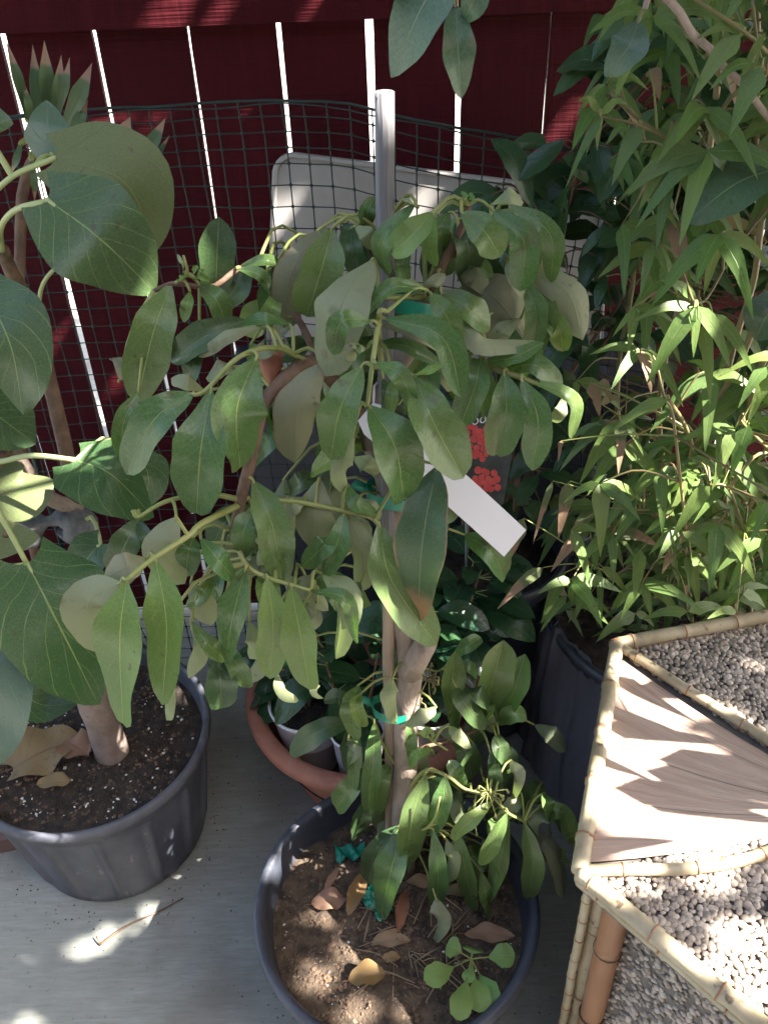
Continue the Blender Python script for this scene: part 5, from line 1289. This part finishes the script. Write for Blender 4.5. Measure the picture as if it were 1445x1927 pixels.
def try_leaf(c, L, k, nrm):
    an = rng.uniform(0, 6.28); dv = Vector((math.cos(an), math.sin(an), rng.uniform(-.6, .1))).normalized(); sv = dv.cross(nrm).normalized() * L * .28
    A_, B_, C_ = sunplane(dv * L * .5), sunplane(sv), sunplane(c); d = c.dot(SUN_TO)
    det = A_[0] * B_[1] - A_[1] * B_[0]; la, lb = math.hypot(*A_) + 1e-4, math.hypot(*B_) + 1e-4
    if abs(det) < 1e-4 * (L / .2) ** 2: return True
    for x, y, r_, z_ in openings:
        if d < z_ + .12: continue
        wx, wy = x - C_[0], y - C_[1]
        if wx * wx + wy * wy > (la + r_) ** 2 + .01: continue
        u = (wx * B_[1] - wy * B_[0]) / det; v = (A_[0] * wy - A_[1] * wx) / det
        if (u / (1 + r_ / la)) ** 2 + (v / (1 + r_ / lb)) ** 2 < 1: return False
    leaf3d(mb, c - dv * L * .5, dv, L, L * .56, nrm, 'ellip', .1, nseg=4, wave=0, cross=2, seed=k)
    return True
for k in range(int((a1_ - a0_) * (b1_ - b0_) / .0088 * 8.5)):
    a, b = rng.uniform(a0_, a1_), rng.uniform(b0_, b1_); dpt = 2.75 + .55 * noise.noise(Vector((a * 1.2, b * 1.2, 3))) + rng.uniform(-.35, .35)
    c = ex_ * a + ey_ * b + SUN_TO * dpt
    if c.z < 1.95: c = c + SUN_TO * ((2.0 + rng.uniform(0, .4) - c.z) / SUN_TO.z)
    crown_leaf(c, rng.uniform(.14, .22), k, SUN_TO + Vector((rng.uniform(-.5, .5), rng.uniform(-.5, .5), 0)))
for k in range(2600):     # unseen crown leaves added above the fence to darken it
    c = Vector((rng.uniform(-2.4, 2.4), rng.uniform(.8, 2.7), 2.25)); c.z += rng.uniform(-.25, .35) + .25 * noise.noise(c * 1.3)
    crown_leaf(c, rng.uniform(.14, .22), k, UP + Vector((rng.uniform(-.5, .5), rng.uniform(-.5, .5), 0)))
sstem([Vector((2.0, 1.0, 3.0)), Vector((1.2, 1.6, 2.5)), Vector((.2, 1.9, 2.4)), Vector((-1.4, 1.8, 2.4))], (.02, .008))
crown = mb.build('crown', 'big_shade_leaf', shade, kind='stuff')

# ================================================================== litter on soil and floor
def dropped(px, py, z, L, W, ang, mat, label, cat='leaf', kind='ellip', curlv=.25, name='fallen_leaf', group='dead leaves on the soil', flip=False, lift=.004, fold=.3):
    c = PZ(px, py, z); t = Vector((math.cos(ang), math.sin(ang), 0))
    mb = MB(); pts = [c - t * L / 2 + UP * lift, c + UP * (lift + L * curlv * .3), c + t * L / 2 + UP * lift]
    mb.leaf(pts, W, UP + Vector((.15, -.1, 0)), kind, 14, fold, .12, flip, 0, 0, int(px), 6)
    mb.tube([pts[0], pts[0] - t * L * .18 + UP * .002], .001, 4, 1)
    o = mb.build(name, [mat, 'brown_stem'])
    tag(o, label, cat, group); return o
dropped(95, 1425, LSZ, .125, .10, .5, 'dry_leaf', 'large crumpled tan dead leaf on the soil of the ribbed pot', kind='heart', lift=.012)
dropped(148, 1420, LSZ, .07, .06, -.6, 'dry_leaf', 'crumpled tan dead leaf against the foot of the fig trunk', lift=.02)
dropped(105, 1478, LSZ, .06, .03, .1, 'straw_leaf', 'small pale boat-shaped dead leaf on the soil of the ribbed pot', lift=.008)
dropped(672, 1690, CSZ, .075, .026, 1.2, 'orange_leaf', 'orange curled dead leaf standing beside the green tape scrap', lift=.012, fold=.7)
dropped(757, 1718, CSZ, .07, .02, 1.35, 'orange_leaf', 'narrow tan twisted dead leaf on the pot soil below the low shoots', lift=.008)
dropped(726, 1768, CSZ, .05, .018, .4, 'dry_leaf', 'short tan dead leaf flat on the pot soil', lift=.005)
dropped(692, 1846, CSZ, .055, .034, .15, 'orange_leaf', 'curled golden dead leaf near the front rim of the round pot', lift=.012, fold=.8)
dropped(736, 1806, CSZ, .028, .016, .1, 'orange_leaf', 'tiny golden dead leaf scrap on the pot soil', lift=.006)
dropped(620, 1700, CSZ, .055, .035, .1, 'straw_leaf', 'pale brown dead leaf half buried in the pot soil', lift=.005)
dropped(624, 1660, CSZ, .05, .012, 1.1, 'straw_leaf', 'thin pale sliver of dead leaf on the pot soil', lift=.005)
dropped(798, 1668, CSZ, .06, .022, -.15, 'straw_leaf', 'grey-tan dead leaf under the hanging low leaves', lift=.01)
dropped(866, 1686, CSZ, .065, .02, -.1, 'straw_leaf', 'pale dead leaf under the tips of the low leaves', lift=.01)
dropped(735, 1775, CSZ, .06, .022, .0, 'straw_leaf', 'frayed grey dead leaf in the middle of the pot soil', lift=.006)
dropped(920, 1765, CSZ, .075, .028, -.1, 'dry_leaf', 'mottled dead leaf behind the seedling in the pot', lift=.008)
rng = random.Random(77); mb = MB()
for k in range(46):
    px, py = rng.uniform(690, 900), rng.uniform(1700, 1860); c = PZ(px, py, CSZ); a = rng.uniform(0, 3.14); L = rng.uniform(.01, .035)
    t = Vector((math.cos(a), math.sin(a), rng.uniform(-.1, .2))); mb.tube([c + UP * .005 - t * L, c + UP * .008, c + UP * .005 + t * L], rng.uniform(.0007, .0014), 4)
o = mb.build('straw_litter', 'straw_leaf', cpot, kind='stuff')
def scrap(px, py, s, lab, ang):
    c = PZ(px, py, CSZ); mb = MB(); n = 9
    for i in range(n + 1):
        for j in range(6):
            u, v = i / n - .5, j / 5 - .5
            p = Vector((u * s * 2, v * s * 1.1, .012 + .009 * math.sin(u * 14 + v * 5) + .012 * noise.noise(Vector((u * 4 + s * 50, v * 5, 1)))))
            mb.V.append(c + Matrix.Rotation(ang, 3, 'Z') @ p); mb.uv.append((0, 0))
    for i in range(n):
        for j in range(5):
            a = i * 6 + j; mb.F.append((a, a + 6, a + 7, a + 1)); mb.mi.append(0)
    o = mb.build('tape_scrap', 'tape'); tag(o, lab, 'tape', 'green tape scraps on the soil')
scrap(660, 1612, .024, 'crumpled green tape scrap on the soil behind the tree trunk', .1)
scrap(702, 1690, .022, 'crumpled green tape scrap on the soil beside the orange dead leaf', 1.2)
scrap(722, 1722, .014, 'small dark green tape scrap beneath the hanging leaf', .6)
# seedling
sbp = PZ(885, 1830, CSZ); see = thing('weed_seedling', sbp, 'bright green weed seedling with notched rounded leaves in the round pot', 'plant')
top = sbp + UP * .045; mb = MB(); mb.tube([sbp - UP * .004, sbp + UP * .02, top], (.0015, .0012), 6); mb.build('stem', 'seedling_leaf', see)
zt = top.z
for (px, py), wd in (((800, 1848), 46), ((890, 1785), 44), ((968, 1800), 46), ((905, 1905), 46), ((930, 1890), 40), ((862, 1920), 44), ((840, 1780), 40), ((880, 1850), 26)):
    e = PZ(px, py, zt + rng.uniform(-.008, .006)); st_ = top.lerp(e, .38); mb = MB()
    mb.tube([top - UP * .004, st_], .0011, 5, 1, False); W = wd * 1.25 / 1700
    mb.leaf([st_, st_.lerp(e, .55) + UP * .004, e], W, UP + Vector((rng.uniform(-.2, .2), -.2, 0)), 'blunt', 9, .1, .03, False, 0, 0, px, 4)
    mb.build('leaf', ['seedling_leaf', 'green_stem'], see)
rng = random.Random(12); mb = MB()
for c_, r_ in ((l_loc, .175), (c_loc, .175), (t_loc, .17)):
    for k in range(260):
        a = rng.uniform(0, 6.283); d = r_ + abs(rng.gauss(0, .05)); p = Vector((c_.x + d * math.cos(a), c_.y + d * math.sin(a), .001)); s_ = rng.uniform(.0006, .0022)
        b0 = len(mb.V)
        for v in ((1.3, 0, 0), (-.4, 1, 0), (-.6, -.9, 0), (0, 0, 1)): mb.V.append(p + Matrix.Rotation(a * 7, 3, 'Z') @ Vector(v) * s_); mb.uv.append((0, 0))
        mb.F += [(b0, b0 + 1, b0 + 3), (b0 + 1, b0 + 2, b0 + 3), (b0 + 2, b0, b0 + 3)]; mb.mi += [0, 0, 0]
o = mb.build('spilled_soil', 'soil', smooth=False, kind='stuff'); tag(o, 'dark crumbs of soil spilled on the floor round the pots', 'soil')
# twig and wood on the floor
mb = MB(); mb.tube(spline([PZ(188, 1778, .004), PZ(240, 1742, .007), PZ(300, 1715, .005), PZ(345, 1690, .004)], 16), (.0028, .0012), 6); mb.tube([PZ(188, 1778, .004), PZ(182, 1762, .012)], .0016, 5)
tag(mb.build('fallen_twig', 'brown_stem'), 'thin dark twig lying on the floor in front of the ribbed pot', 'twig')
mb = MB(); c = PZ(5, 1565, .02); mb.box(c, (.10, .035, .02), rot=Matrix.Rotation(R(12), 3, 'Z')); mb.box(c + Vector((-.03, .03, .028)), (.10, .03, .008), rot=Matrix.Rotation(R(10), 3, 'Z'))
tag(mb.build('wood_block', 'wood_block', smooth=False), 'weathered brown block of wood on the floor beside the ribbed pot', 'wood')
dropped(560, 1906, .0, .02, .01, .9, 'dry_leaf', 'tiny brown leaf scrap on the floor beside the round pot', lift=.002, group='leaf scraps on the floor')
